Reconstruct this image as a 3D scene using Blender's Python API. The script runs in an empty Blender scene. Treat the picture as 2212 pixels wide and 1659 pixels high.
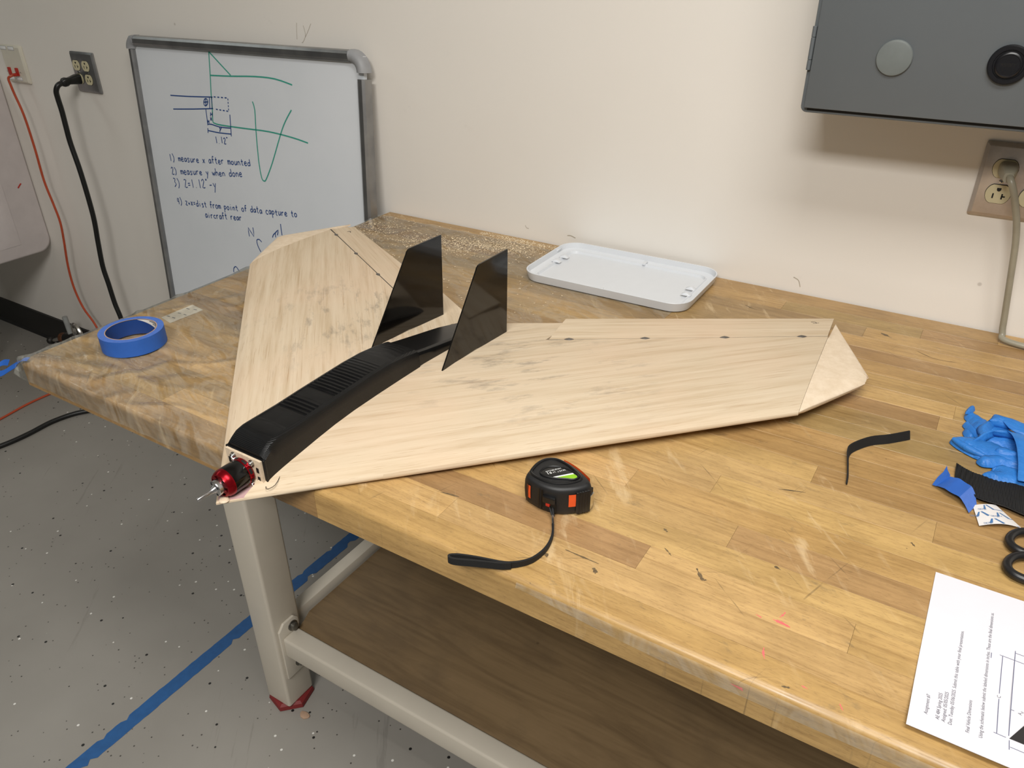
import bpy, bmesh, math, random
from mathutils import Vector, Matrix, noise as mnoise
random.seed(7)
S = bpy.context.scene
COL = S.collection
PI = math.pi

# ------------------------------------------------------------------ camera
cam = bpy.data.objects.new('camera', bpy.data.cameras.new('camera'))
COL.objects.link(cam)
cam.location = (1.24311, -1.42014, 0.57339)
cam.rotation_euler = (math.radians(60.2389), math.radians(0.3316), math.radians(31.9021))
cam.data.sensor_fit = 'HORIZONTAL'
cam.data.sensor_width = 36.0
cam.data.lens = 36.0 * 1663.1 / 2212
cam.data.clip_start = 0.02
S.camera = cam
# ------------------------------------------------------------------ light
S.view_settings.view_transform = 'Standard'
S.view_settings.look = 'None'
S.view_settings.gamma = 1.0
S.view_settings.use_curve_mapping = False
S.view_settings.exposure = 0.20
wd = bpy.data.worlds.new('world'); S.world = wd
wd.use_nodes = True
wd.node_tree.nodes['Background'].inputs[0].default_value = (0.9, 0.93, 1.0, 1)
wd.node_tree.nodes['Background'].inputs[1].default_value = 0.02

def troffer(name, x, y, sx, sy, power, col):
    l = bpy.data.lights.new(name, 'AREA')
    l.shape = 'RECTANGLE'; l.size = sx; l.size_y = sy; l.energy = power; l.color = col
    o = bpy.data.objects.new(name, l); COL.objects.link(o)
    o.location = (x, y, CEIL - 0.03)
    return o
CEIL = 1.92
FLOOR = -0.831
WARM = (1.0, 0.98, 0.945)
troffer('ceiling_troffer', 1.55, -1.25, 1.2, 0.5, 29, WARM)
troffer('ceiling_troffer', 1.25, -2.60, 1.2, 0.6, 66, WARM)
troffer('ceiling_troffer', -2.3, -0.95, 0.6, 1.2, 5.5, (0.92, 1.0, 0.98))

# ------------------------------------------------------------------ mesh helpers
def empty(name, loc=(0, 0, 0), rz=0.0):
    o = bpy.data.objects.new(name, None); COL.objects.link(o)
    o.location = loc; o.rotation_euler = (0, 0, rz); o.empty_display_size = 0.02
    return o

def tag(o, label, cat, group=None, kind=None):
    if label: o['label'] = label
    if cat: o['category'] = cat
    if group: o['group'] = group
    if kind: o['kind'] = kind
    return o

def root_of(p):
    while p.parent: p = p.parent
    return p

class MB:
    """collects vertices and faces in world coordinates (or local ones of a turned parent)"""
    def __init__(s): s.v = []; s.f = []; s.m = []; s.mi = 0
    def add(s, vs, fs):
        b = len(s.v); s.v += [tuple(v) for v in vs]
        for f in fs: s.f.append(tuple(b + i for i in f)); s.m.append(s.mi)
        return s
    def box(s, x0, x1, y0, y1, z0, z1):
        vs = [(x0,y0,z0),(x1,y0,z0),(x1,y1,z0),(x0,y1,z0),(x0,y0,z1),(x1,y0,z1),(x1,y1,z1),(x0,y1,z1)]
        return s.add(vs, [(3,2,1,0),(4,5,6,7),(0,1,5,4),(1,2,6,5),(2,3,7,6),(3,0,4,7)])
    def prism(s, pts, z0, z1, frame=None):
        n = len(pts)
        vs = [(x, y, z0) for x, y in pts] + [(x, y, z1) for x, y in pts]
        if frame: vs = [frame(v) for v in vs]
        fs = [tuple(range(n-1, -1, -1)), tuple(range(n, 2*n))]
        fs += [(i, (i+1) % n, n+(i+1) % n, n+i) for i in range(n)]
        return s.add(vs, fs)
    def loft(s, secs, closed=True, cap=True):
        n = len(secs[0]); vs = [v for c in secs for v in c]; fs = []
        for k in range(len(secs)-1):
            for i in range(n if closed else n-1):
                j = (i+1) % n
                fs.append((k*n+i, k*n+j, (k+1)*n+j, (k+1)*n+i))
        if cap and closed:
            fs.append(tuple(range(n-1, -1, -1))); fs.append(tuple((len(secs)-1)*n+i for i in range(n)))
        return s.add(vs, fs)
    def lathe(s, prof, org, axis, n=28, cap=True):
        a = Vector(axis).normalized()
        u = a.orthogonal().normalized(); w = a.cross(u); o = Vector(org)
        secs = [[o + a*h + (u*math.cos(2*PI*i/n) + w*math.sin(2*PI*i/n))*max(r, 1e-5) for i in range(n)] for r, h in prof]
        return s.loft(secs, True, cap)
    def tube(s, pts, r, n=8, smooth=4, closed=False, flat=1.0, rfun=None):
        P = spline(pts, smooth, closed) if smooth > 1 else [Vector(p) for p in pts]
        N = len(P); secs = []; prev = None
        for i, p in enumerate(P):
            if closed: t = P[(i+1) % N] - P[i-1]
            else: t = P[min(i+1, N-1)] - P[max(i-1, 0)]
            t.normalize()
            u = prev - t*prev.dot(t) if prev is not None else (Vector((0,0,1)) - t*t.z if abs(t.z) < .95 else Vector((1,0,0)) - t*t.x)
            u.normalize(); prev = u; w = t.cross(u)
            rr = r if rfun is None else rfun(i/max(1, N-1))*r
            secs.append([p + (u*math.cos(2*PI*k/n)*flat + w*math.sin(2*PI*k/n))*rr for k in range(n)])
        if closed: secs.append(secs[0]); return s.loft(secs, True, False)
        return s.loft(secs, True, True)
    def grid(s, rows, flip=False):
        n = len(rows[0]); vs = [v for r in rows for v in r]; fs = []
        for k in range(len(rows)-1):
            for i in range(n-1):
                f = (k*n+i, k*n+i+1, (k+1)*n+i+1, (k+1)*n+i)
                fs.append(f[::-1] if flip else f)
        return s.add(vs, fs)
    def build(s, name, mat, parent=None, smooth=False, bevel=0, seg=2, local=False, angle=40):
        off = Vector((0, 0, 0))
        if parent is not None:
            if not local: off = Vector(root_of(parent).location)
        else:
            xs = [v[0] for v in s.v]; ys = [v[1] for v in s.v]; zs = [v[2] for v in s.v]
            off = Vector(((min(xs)+max(xs))/2, (min(ys)+max(ys))/2, min(zs)))
        me = bpy.data.meshes.new(name)
        me.from_pydata([(v[0]-off.x, v[1]-off.y, v[2]-off.z) for v in s.v], [], s.f)
        mats = mat if isinstance(mat, (list, tuple)) else [mat]
        for m in mats: me.materials.append(m)
        if len(mats) > 1: me.polygons.foreach_set('material_index', s.m)
        bm = bmesh.new(); bm.from_mesh(me)
        bmesh.ops.recalc_face_normals(bm, faces=bm.faces)
        if bevel:
            es = [e for e in bm.edges if len(e.link_faces) == 2 and e.calc_face_angle(0) > math.radians(30)]
            bmesh.ops.bevel(bm, geom=es, offset=bevel, segments=seg, affect='EDGES', profile=0.5, clamp_overlap=True)
        bm.to_mesh(me); bm.free()
        if smooth or bevel:
            me.polygons.foreach_set('use_smooth', [True]*len(me.polygons))
            me.set_sharp_from_angle(angle=math.radians(angle))
        o = bpy.data.objects.new(name, me); COL.objects.link(o)
        if parent is not None: o.parent = parent
        else: o.location = off
        return o

def spline(pts, k=4, closed=False):
    P = [Vector(p) for p in pts]; n = len(P); out = []
    rng = range(n) if closed else range(n-1)
    for i in rng:
        if closed: a, b, c, d = P[i-1], P[i], P[(i+1) % n], P[(i+2) % n]
        else: a, b, c, d = P[max(i-1, 0)], P[i], P[i+1], P[min(i+2, n-1)]
        for j in range(k):
            t = j/k
            out.append(0.5*((2*b) + (c-a)*t + (2*a-5*b+4*c-d)*t*t + (3*b-a-3*c+d)*t*t*t))
    if not closed: out.append(P[-1])
    return out

def rrect(x0, x1, y0, y1, r, n=5):
    out = []
    for cx, cy, a0 in ((x1-r, y0+r, -90), (x1-r, y1-r, 0), (x0+r, y1-r, 90), (x0+r, y0+r, 180)):
        for i in range(n+1):
            a = math.radians(a0 + 90*i/n); out.append((cx + r*math.cos(a), cy + r*math.sin(a)))
    return out

def lerp(a, b, t): return a + (b-a)*t
def interp(tab, x):
    if x <= tab[0][0]: return tab[0][1]
    for (a, b), (c, d) in zip(tab, tab[1:]):
        if x <= c: return lerp(b, d, (x-a)/(c-a))
    return tab[-1][1]

# ------------------------------------------------------------------ material helpers
def srgb(r, g, b):
    f = lambda c: (c/255/12.92) if c/255 <= .04045 else ((c/255+.055)/1.055)**2.4
    return (f(r), f(g), f(b), 1)

class NT:
    def __init__(s, name):
        s.mat = bpy.data.materials.new(name); s.mat.use_nodes = True
        s.t = s.mat.node_tree; s.b = s.t.nodes['Principled BSDF']; s.out = s.t.nodes['Material Output']
    def n(s, typ, **kw):
        x = s.t.nodes.new(typ)
        for k, v in kw.items():
            if k.startswith('i_'):
                key = k[2:]; key = int(key) if key.isdigit() else key.replace('_', ' ')
                x.inputs[key].default_value = v
            else: setattr(x, k, v)
        return x
    def l(s, a, b): s.t.links.new(a, b)
    def coord(s, scale=(1,1,1), rot=(0,0,0), which='Object', loc=(0,0,0)):
        c = s.n('ShaderNodeTexCoord'); return s.rs(c.outputs[which], scale, rot, loc)
    def rs(s, vec, scale, rot=(0,0,0), loc=(0,0,0)):
        """turn first, then stretch"""
        a = s.n('ShaderNodeMapping'); a.inputs['Rotation'].default_value = rot; a.inputs['Location'].default_value = loc
        m = s.n('ShaderNodeMapping'); m.inputs['Scale'].default_value = scale
        s.l(vec, a.inputs['Vector']); s.l(a.outputs[0], m.inputs['Vector']); return m.outputs['Vector']
    def noise(s, vec, scale, detail=4, rough=.55, dist=0):
        x = s.n('ShaderNodeTexNoise', i_Scale=scale, i_Detail=detail, i_Roughness=rough, i_Distortion=dist)
        s.l(vec, x.inputs['Vector']); return x.outputs['Fac']
    def ramp(s, fac, stops, interp='LINEAR'):
        x = s.n('ShaderNodeValToRGB'); cr = x.color_ramp; cr.interpolation = interp
        while len(cr.elements) < len(stops): cr.elements.new(.5)
        for e, (p, c) in zip(cr.elements, stops):
            e.position = p; e.color = c if len(c) == 4 else (*c, 1)
        s.l(fac, x.inputs['Fac']); return x.outputs['Color']
    def mix(s, fac, a, b, blend='MIX'):
        x = s.n('ShaderNodeMix', data_type='RGBA', blend_type=blend)
        for sock, v in ((x.inputs[0], fac), (x.inputs[6], a), (x.inputs[7], b)):
            if hasattr(v, 'is_linked'): s.l(v, sock)
            else: sock.default_value = v
        return x.outputs[2]
    def math(s, op, a, b=0.0, clamp=False):
        x = s.n('ShaderNodeMath', operation=op); x.use_clamp = clamp
        for sock, v in ((x.inputs[0], a), (x.inputs[1], b)):
            if hasattr(v, 'is_linked'): s.l(v, sock)
            else: sock.default_value = v
        return x.outputs[0]
    def bump(s, h, strength=.2, dist=.001):
        x = s.n('ShaderNodeBump', i_Strength=strength, i_Distance=dist)
        s.l(h, x.inputs['Height']); s.l(x.outputs['Normal'], s.b.inputs['Normal']); return x
    def set(s, **kw):
        for k, v in kw.items(): s.b.inputs[k.replace('_', ' ')].default_value = v
        return s

def plain(name, col, rough=.5, metal=0.0, spec=.5, coat=0, var=0.08, vscale=40, bump=0, bscale=300):
    m = NT(name); v = m.coord()
    nz = m.noise(v, vscale, 4)
    c1 = tuple(x*(1-var) for x in col[:3]) + (1,); c2 = tuple(min(1, x*(1+var)) for x in col[:3]) + (1,)
    m.l(m.ramp(nz, [(.3, c1), (.7, c2)]), m.b.inputs['Base Color'])
    m.set(Roughness=rough, Metallic=metal)
    m.b.inputs['Specular IOR Level'].default_value = spec
    if coat: m.b.inputs['Coat Weight'].default_value = coat; m.b.inputs['Coat Roughness'].default_value = .12
    if bump: m.bump(m.noise(v, bscale, 3), bump, .0006)
    return m.mat

BLACK = (0, 0, 0, 1); WHITE = (1, 1, 1, 1)

# wall
m = NT('painted_wall'); v = m.coord()
c = m.ramp(m.noise(v, 1.6, 3), [(.3, srgb(232, 226, 217)), (.7, srgb(236, 231, 223))])
sm = m.ramp(m.noise(m.coord(scale=(1, 1, 1.4)), 9, 6, .7), [(.66, BLACK), (.78, WHITE)])
c = m.mix(m.math('MULTIPLY', sm, .10), c, srgb(150, 140, 125))
vo = m.n('ShaderNodeTexVoronoi', i_Scale=7.0); m.l(v, vo.inputs['Vector'])
sp = m.ramp(vo.outputs['Distance'], [(.018, WHITE), (.03, BLACK)])
c = m.mix(m.math('MULTIPLY', sp, .35), c, srgb(120, 108, 95))
m.l(c, m.b.inputs['Base Color']); m.set(Roughness=.62); m.bump(m.noise(v, 260, 3), .12, .0008)
M_WALL = m.mat
M_WALL2 = plain('grey_room_paint', srgb(128, 128, 126), .8)
M_CEIL = plain('ceiling_paint', srgb(228, 226, 220), .9)
# epoxy floor
m = NT('speckled_epoxy_floor'); v = m.coord()
c = m.ramp(m.noise(v, 2.2, 4), [(.3, srgb(134, 130, 123)), (.7, srgb(148, 144, 137))])
def flecks(scale, lo, keep, seed):
    vo = m.n('ShaderNodeTexVoronoi', i_Scale=scale, i_Randomness=1.0)
    m.l(m.coord(loc=(seed, seed*.7, 0)), vo.inputs['Vector'])
    d = m.ramp(vo.outputs['Distance'], [(lo, WHITE), (lo+.02, BLACK)])
    sp = m.n('ShaderNodeSeparateColor'); m.l(vo.outputs['Color'], sp.inputs[0])
    k = m.math('GREATER_THAN', sp.outputs[0], keep)
    return m.math('MULTIPLY', d, k)
c = m.mix(flecks(26, .075, .45, 1.3), c, srgb(30, 29, 28))
c = m.mix(flecks(30, .07, .55, 5.1), c, srgb(222, 220, 214))
c = m.mix(flecks(60, .10, .55, 9.4), c, srgb(70, 66, 62))
st = m.ramp(m.noise(m.coord(scale=(1, 14, 1), rot=(0, 0, .9)), 3.5, 5, .7), [(.64, BLACK), (.70, WHITE)])
c = m.mix(m.math('MULTIPLY', st, .22), c, srgb(80, 76, 70))
m.l(c, m.b.inputs['Base Color']); m.set(Roughness=.42); m.bump(m.noise(v, 60, 3), .08, .001)
M_FLOOR = m.mat
M_BASE = plain('black_vinyl_base', srgb(26, 25, 24), .4)

# butcher block: the plank's own tone comes from its object colour
def plank_material(name, extra_dark):
    m = NT(name)
    oi = m.n('ShaderNodeObjectInfo')
    tc = m.n('ShaderNodeTexCoord')
    ad = m.n('ShaderNodeVectorMath', operation='ADD')
    rv = m.n('ShaderNodeCombineXYZ'); m.l(m.math('MULTIPLY', oi.outputs['Random'], 40.0), rv.inputs[0]); m.l(m.math('MULTIPLY', oi.outputs['Random'], 17.0), rv.inputs[1])
    m.l(tc.outputs['Object'], ad.inputs[0]); m.l(rv.outputs[0], ad.inputs[1])
    def mp(scale, rot=(0, 0, 0)):
        x = m.n('ShaderNodeMapping'); x.inputs['Scale'].default_value = scale; x.inputs['Rotation'].default_value = rot
        m.l(ad.outputs[0], x.inputs['Vector']); return x.outputs[0]
    g1 = m.noise(mp((1.2, 26, 26)), 9, 6, .6, .4)
    c = m.mix(1.0, oi.outputs['Color'], m.ramp(g1, [(.25, (.70, .65, .58, 1)), (.46, (.93, .92, .90, 1)), (.6, (1.04, 1.04, 1.02, 1)), (.8, (.96, .95, .92, 1))]), 'MULTIPLY')
    blot = m.ramp(m.noise(mp((3, 7, 7)), 3, 5, .65), [(.32, (.74, .72, .67, 1)), (.62, (1.03, 1.03, 1.02, 1))])
    c = m.mix(.9, c, blot, 'MULTIPLY')
    pores = m.ramp(m.noise(mp((9, 70, 70)), 11, 3, .7), [(.56, BLACK), (.66, WHITE)])
    c = m.mix(m.math('MULTIPLY', pores, .40), c, (.16, .09, .035, 1))
    # wear in the table's own coordinates: scratches, dents, dirt
    geo = tc.outputs['Object']
    def wm(scale, rz):
        return m.rs(geo, scale, (0, 0, rz))
    for rz, k, thr in ((.7, .5, .66), (1.9, .45, .67), (2.6, .4, .67)):
        s_ = m.ramp(m.noise(wm((1.5, 60, 1), rz), 5, 3, .6), [(thr, BLACK), (thr+.025, WHITE)])
        brk = m.ramp(m.noise(wm((4, 4, 1), rz), 2.2, 2), [(.52, BLACK), (.62, WHITE)])
        c = m.mix(m.math('MULTIPLY', m.math('MULTIPLY', s_, brk), k), c, (.10, .065, .03, 1))
    pale = m.ramp(m.noise(wm((2.0, 9, 1), .9), 6, 5, .65, .6), [(.56, BLACK), (.68, WHITE)])  # pale streaks painted into the wood for the milky film and its wrinkles
    pale2 = m.ramp(m.noise(wm((4, 4, 1), 0), 1.6, 2), [(.45, BLACK), (.6, WHITE)])
    c = m.mix(m.math('MULTIPLY', m.math('MULTIPLY', pale, pale2), .45), c, (.72, .55, .33, 1))
    dirt = m.ramp(m.noise(wm((6, 12, 1), .2), 5, 6, .72), [(.61, BLACK), (.74, WHITE)])
    c = m.mix(m.math('MULTIPLY', dirt, .5), c, (.13, .10, .06, 1))
    nv = m.n('ShaderNodeTexNoise', i_Scale=40.0); m.l(geo, nv.inputs['Vector'])
    nadd = m.n('ShaderNodeVectorMath', operation='MULTIPLY_ADD'); m.l(nv.outputs['Color'], nadd.inputs[0]); nadd.inputs[1].default_value = (.02, .02, .02); m.l(wm((1, 1.7, 1), .35), nadd.inputs[2])
    vo = m.n('ShaderNodeTexVoronoi', i_Scale=26.0); m.l(nadd.outputs[0], vo.inputs['Vector'])
    nick = m.ramp(vo.outputs['Distance'], [(.02, WHITE), (.04, BLACK)])
    spc = m.n('ShaderNodeSeparateColor'); m.l(vo.outputs['Color'], spc.inputs[0])
    nick = m.math('MULTIPLY', nick, m.math('GREATER_THAN', spc.outputs[0], .62))
    c = m.mix(m.math('MULTIPLY', nick, .8), c, (.035, .028, .02, 1))
    m.l(c, m.b.inputs['Base Color'])
    m.l(m.ramp(m.noise(wm((5, 5, 5), 0), 4, 4), [(.3, (.30, .30, .30, 1)), (.7, (.48, .48, .48, 1))]), m.b.inputs['Roughness'])
    m.bump(g1, .10, .0006)
    return m.mat
M_PLANK = plank_material('butcher_block_maple', 0)
M_PLY = None
m = NT('stained_plywood'); v = m.coord()
g = m.noise(m.coord(scale=(1, 9, 9)), 3.5, 5, .6, 1.2)
c = m.ramp(g, [(.3, srgb(104, 84, 58)), (.55, srgb(124, 102, 72)), (.8, srgb(136, 113, 82))])
c = m.mix(m.math('MULTIPLY', m.ramp(m.noise(v, 5, 5, .65), [(.5, BLACK), (.72, WHITE)]), .45), c, srgb(84, 70, 54))
vo = m.n('ShaderNodeTexVoronoi', i_Scale=9.0); m.l(v, vo.inputs['Vector'])
c = m.mix(m.math('MULTIPLY', m.ramp(vo.outputs['Distance'], [(.03, WHITE), (.05, BLACK)]), .7), c, srgb(50, 38, 25))
m.l(c, m.b.inputs['Base Color']); m.set(Roughness=.5); M_PLY = m.mat
M_STEEL_PAINT = plain('cream_enamel', srgb(203, 195, 180), .38, var=.03, vscale=12)
M_RED_PAD = plain('red_rubber', srgb(120, 34, 34), .6, bump=.2)
M_BOLT = plain('zinc_bolt', srgb(120, 118, 112), .4, .9)

# balsa
def balsa(name, rz, dirt):
    m = NT(name); v = m.coord(scale=(1, 22, 22), rot=(0, 0, rz))
    vb = m.coord()
    g = m.noise(v, 4.5, 7, .62, .25)
    c = m.ramp(g, [(.28, srgb(190, 168, 138)), (.5, srgb(206, 187, 160)), (.75, srgb(214, 197, 172))])
    gl = m.ramp(m.noise(m.coord(scale=(1.2, 95, 95), rot=(0, 0, rz)), 6, 3, .6), [(.60, BLACK), (.70, WHITE)])
    c = m.mix(m.math('MULTIPLY', gl, .5), c, srgb(158, 124, 88))
    c = m.mix(m.math('MULTIPLY', m.ramp(m.noise(vb, 4.5, 3), [(.45, BLACK), (.7, WHITE)]), .30), c, srgb(222, 190, 162))
    if dirt:
        sm = m.ramp(m.noise(m.coord(scale=(1, 3.2, 1), rot=(0, 0, rz)), 16, 5, .68), [(.54, BLACK), (.72, WHITE)])
        tc = m.n('ShaderNodeTexCoord'); d = m.n('ShaderNodeVectorMath', operation='DISTANCE')
        m.l(tc.outputs['Object'], d.inputs[0]); d.inputs[1].default_value = dirt
        reg = m.ramp(d.outputs['Value'], [(.05, WHITE), (.24, BLACK)])
        c = m.mix(m.math('MULTIPLY', m.math('MULTIPLY', sm, reg), .62), c, srgb(112, 104, 96))
    vo = m.n('ShaderNodeTexVoronoi', i_Scale=16.0); m.l(vb, vo.inputs['Vector'])
    sp = m.n('ShaderNodeSeparateColor'); m.l(vo.outputs['Color'], sp.inputs[0])
    k = m.math('MULTIPLY', m.ramp(vo.outputs['Distance'], [(.03, WHITE), (.05, BLACK)]), m.math('GREATER_THAN', sp.outputs[0], .6))
    c = m.mix(m.math('MULTIPLY', k, .6), c, srgb(96, 78, 60))
    m.l(c, m.b.inputs['Base Color']); m.set(Roughness=.72); m.b.inputs['Specular IOR Level'].default_value = .25
    m.bump(g, .25, .0007); return m.mat
M_BALSA_R = balsa('balsa_right', -math.radians(46), (.17, .42, .03))
M_BALSA_L = balsa('balsa_left', math.radians(46), (-.17, .42, .03))
M_BALSA_ER = balsa('balsa_elevon_right', -math.radians(32), None)
M_BALSA_EL = balsa('balsa_elevon_left', math.radians(32), None)
m = NT('sanded_block_balsa'); v = m.coord()
c = m.ramp(m.noise(v, 60, 5, .7), [(.3, srgb(214, 193, 165)), (.7, srgb(230, 212, 188))])
m.l(c, m.b.inputs['Base Color']); m.set(Roughness=.85); m.bump(m.noise(v, 180, 4), .3, .0006); M_TIP = m.mat
m = NT('black_printed_plastic'); v = m.coord()
m.l(m.ramp(m.noise(v, 30, 4), [(.3, srgb(5, 5, 6)), (.7, srgb(12, 12, 13))]), m.b.inputs['Base Color'])
m.set(Roughness=.40); m.b.inputs['Specular IOR Level'].default_value = .35; wv = m.n('ShaderNodeTexWave', i_Scale=260.0, i_Distortion=.6); wv.bands_direction = 'Z'; m.l(v, wv.inputs['Vector'])
m.bump(wv.outputs['Fac'], .35, .0005); M_PRINT = m.mat
m = NT('carbon_plate'); v = m.coord(scale=(1, 1, 1), rot=(PI/4, 0, 0))
ck = m.n('ShaderNodeTexChecker', i_Scale=420.0); m.l(v, ck.inputs['Vector']); ck.inputs[1].default_value = srgb(9, 8, 7); ck.inputs[2].default_value = srgb(19, 17, 15)
m.l(ck.outputs['Color'], m.b.inputs['Base Color']); m.set(Roughness=.09); M_CARBON = m.mat
M_RED_ANOD = plain('red_anodised_aluminium', srgb(150, 16, 28), .26, .85, var=.05)
M_CAN = plain('black_motor_can', srgb(10, 9, 9), .15, .2)
M_ALU = plain('turned_aluminium', srgb(205, 205, 208), .22, 1.0, var=.04, vscale=120)
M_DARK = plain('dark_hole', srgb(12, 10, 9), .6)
M_PLYPLATE = plain('glued_plywood', srgb(212, 192, 166), .6, var=.12, vscale=160)
M_GLOSSBLK = plain('smooth_black_plastic', srgb(9, 9, 10), .3, spec=.4)
M_PENCIL = plain('graphite_line', srgb(62, 56, 50), .7)
M_HINGE = plain('grey_hinge_epoxy', srgb(92, 86, 80), .35)
M_PINK = plain('pink_stained_balsa', srgb(196, 160, 160), .7)

M_CASE = plain('black_rubber_case', srgb(22, 22, 23), .5, bump=.1, bscale=900)
M_CASE2 = plain('black_case_plastic', srgb(16, 16, 17), .32)
M_ORANGE = plain('orange_plastic', srgb(226, 86, 36), .45)
M_LABEL = plain('black_label_print', srgb(20, 20, 20), .3)
M_LIME = plain('lime_print', srgb(132, 186, 24), .35, var=.02)
M_WPRINT = plain('white_print', srgb(236, 236, 234), .4, var=.01)
M_WEB = plain('black_nylon_webbing', srgb(17, 17, 18), .7, bump=.5, bscale=1400)
M_CHROME = plain('chrome', srgb(200, 198, 194), .18, 1.0)
M_BLUE = plain('blue_masking_tape', srgb(38, 92, 176), .55, var=.06, vscale=60)
M_BLUE2 = plain('blue_tape_side', srgb(70, 108, 186), .65, var=.08, vscale=200)
M_CORE = plain('cardboard_core', srgb(176, 146, 122), .8)
M_COREBLUE = plain('core_liner_blue', srgb(24, 62, 128), .45)
M_LINERW = plain('core_liner_white', srgb(226, 222, 216), .5)
M_INK = plain('black_ink', srgb(34, 32, 32), .6, var=.02)
M_LID = plain('white_polypropylene', srgb(214, 217, 221), .34, var=.01)
m = NT('blue_nitrile'); v = m.coord()
m.l(m.ramp(m.noise(v, 30, 3), [(.3, srgb(34, 108, 186)), (.7, srgb(48, 124, 202))]), m.b.inputs['Base Color'])
m.set(Roughness=.5); m.bump(m.noise(m.coord(scale=(1, 2.2, 1)), 55, 4, .6, 1.0), .5, .003); M_NITRILE = m.mat
m = NT('black_hook_strip'); v = m.coord()
wv = m.n('ShaderNodeTexWave', i_Scale=180.0); m.l(v, wv.inputs['Vector'])
m.l(m.ramp(wv.outputs['Fac'], [(.2, srgb(8, 8, 9)), (.9, srgb(22, 22, 24))]), m.b.inputs['Base Color'])
m.set(Roughness=.75); m.bump(wv.outputs['Fac'], .8, .001); M_HOOK = m.mat
M_ELASTIC = plain('black_elastic', srgb(15, 14, 14), .8)
M_PAPER = plain('white_paper', srgb(214, 212, 218), .8, var=.01)
M_GREYINK = plain('grey_print', srgb(84, 84, 94), .8, var=.02)
M_LINEINK = plain('blue_grey_line', srgb(88, 92, 118), .8, var=.02)
M_BACKBLUE = plain('blue_backing_print', srgb(70, 112, 160), .6, var=.02)
M_BACKPAPER = plain('waxed_backing_paper', srgb(222, 218, 216), .35, var=.02)
M_DULLPAPER = plain('dull_paper', srgb(206, 198, 184), .6, var=.08, vscale=120)
M_SCISSOR = plain('black_handle', srgb(24, 23, 24), .35)
m = NT('whiteboard_face'); v = m.coord()
m.l(m.ramp(m.noise(v, 4, 4), [(.3, srgb(219, 223, 227)), (.7, srgb(226, 229, 233))]), m.b.inputs['Base Color'])
m.set(Roughness=.22); M_WB = m.mat
m = NT('brushed_aluminium'); v = m.coord(scale=(1, 1, 1))
m.l(m.ramp(m.noise(v, 14, 3), [(.3, srgb(140, 141, 142)), (.7, srgb(168, 168, 168))]), m.b.inputs['Base Color']); m.set(Roughness=.38, Metallic=.9); M_FRAME = m.mat
M_CAPGREY = plain('grey_corner_plastic', srgb(150, 151, 153), .5)
M_INKBLUE = plain('blue_marker', srgb(36, 72, 134), .6, var=.15, vscale=300)
M_INKGREEN = plain('green_marker', srgb(60, 160, 140), .6, var=.1, vscale=300)
M_BOX = plain('grey_hammered_enamel', srgb(98, 103, 106), .48, var=.03, vscale=8, bump=.08, bscale=400)
M_PLUG = plain('grey_hole_plug', srgb(146, 148, 146), .4)
M_HOLEPLUG = plain('satin_grey_plug', srgb(110, 115, 113), .35)
M_BLKPL = plain('black_button', srgb(18, 18, 22), .3)
m = NT('stainless_plate'); v = m.coord(scale=(60, 1, 1))
m.l(m.ramp(m.noise(m.coord(), 26, 5), [(.3, srgb(176, 168, 162)), (.7, srgb(206, 198, 190))]), m.b.inputs['Base Color'])
m.set(Roughness=.36, Metallic=.65); m.bump(m.noise(m.coord(), 260, 4), .25, .0006); M_STAINLESS = m.mat
M_IVORY = plain('ivory_plastic', srgb(206, 196, 160), .35, var=.03)
M_CREAMPL = plain('cream_plate_plastic', srgb(214, 208, 192), .4, var=.03)
M_GREYCORD = plain('grey_cord', srgb(150, 144, 126), .35)
M_CORDBLK = plain('black_cable', srgb(16, 17, 16), .4)
M_CORDORG = plain('orange_cable', srgb(178, 72, 40), .45)
M_REDJACK = plain('red_jack', srgb(176, 40, 26), .45)
M_TUB = plain('white_moulded_plastic', srgb(206, 198, 196), .5, var=.04, vscale=20)
M_RUST = plain('rusty_steel', srgb(92, 58, 36), .7, .4, var=.3, vscale=90)
M_GUN = plain('dark_cast_iron', srgb(44, 42, 40), .5, .6, var=.2)
M_FLOORTAPE = plain('blue_floor_tape', srgb(34, 84, 138), .5, var=.1, vscale=60)
m = NT('clear_film')
lw = m.n('ShaderNodeFresnel', i_IOR=1.42); vb = m.coord()
bp = m.n('ShaderNodeBump', i_Strength=.25, i_Distance=.004)
m.l(m.noise(m.coord(scale=(1, 2.2, 1), rot=(0, 0, .5)), 22, 5, .6, 1.5), bp.inputs['Height']); m.l(bp.outputs[0], lw.inputs['Normal'])
gl = m.n('ShaderNodeBsdfGlossy', i_Roughness=.07); m.l(bp.outputs[0], gl.inputs['Normal'])
tr = m.n('ShaderNodeBsdfTransparent'); tr.inputs[0].default_value = (.985, .99, .965, 1)
df = m.n('ShaderNodeBsdfDiffuse'); df.inputs[0].default_value = (.88, .88, .80, 1)
mx0 = m.n('ShaderNodeMixShader'); m.l(m.ramp(m.noise(m.coord(scale=(1, 3, 1), rot=(0, 0, .4)), 7, 5, .6, 1.2), [(.40, (.03, .03, .03, 1)), (.50, (.14, .14, .14, 1)), (.54, (.07, .07, .07, 1)), (.75, (.18, .18, .18, 1))]), mx0.inputs[0])
m.l(tr.outputs[0], mx0.inputs[1]); m.l(df.outputs[0], mx0.inputs[2])
mx = m.n('ShaderNodeMixShader'); m.l(m.math('MULTIPLY', lw.outputs[0], .65), mx.inputs[0]); m.l(mx0.outputs[0], mx.inputs[1]); m.l(gl.outputs[0], mx.inputs[2])
m.l(mx.outputs[0], m.out.inputs[0]); M_FILM = m.mat
M_DUST = plain('balsa_dust', srgb(226, 206, 172), .8)

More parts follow.
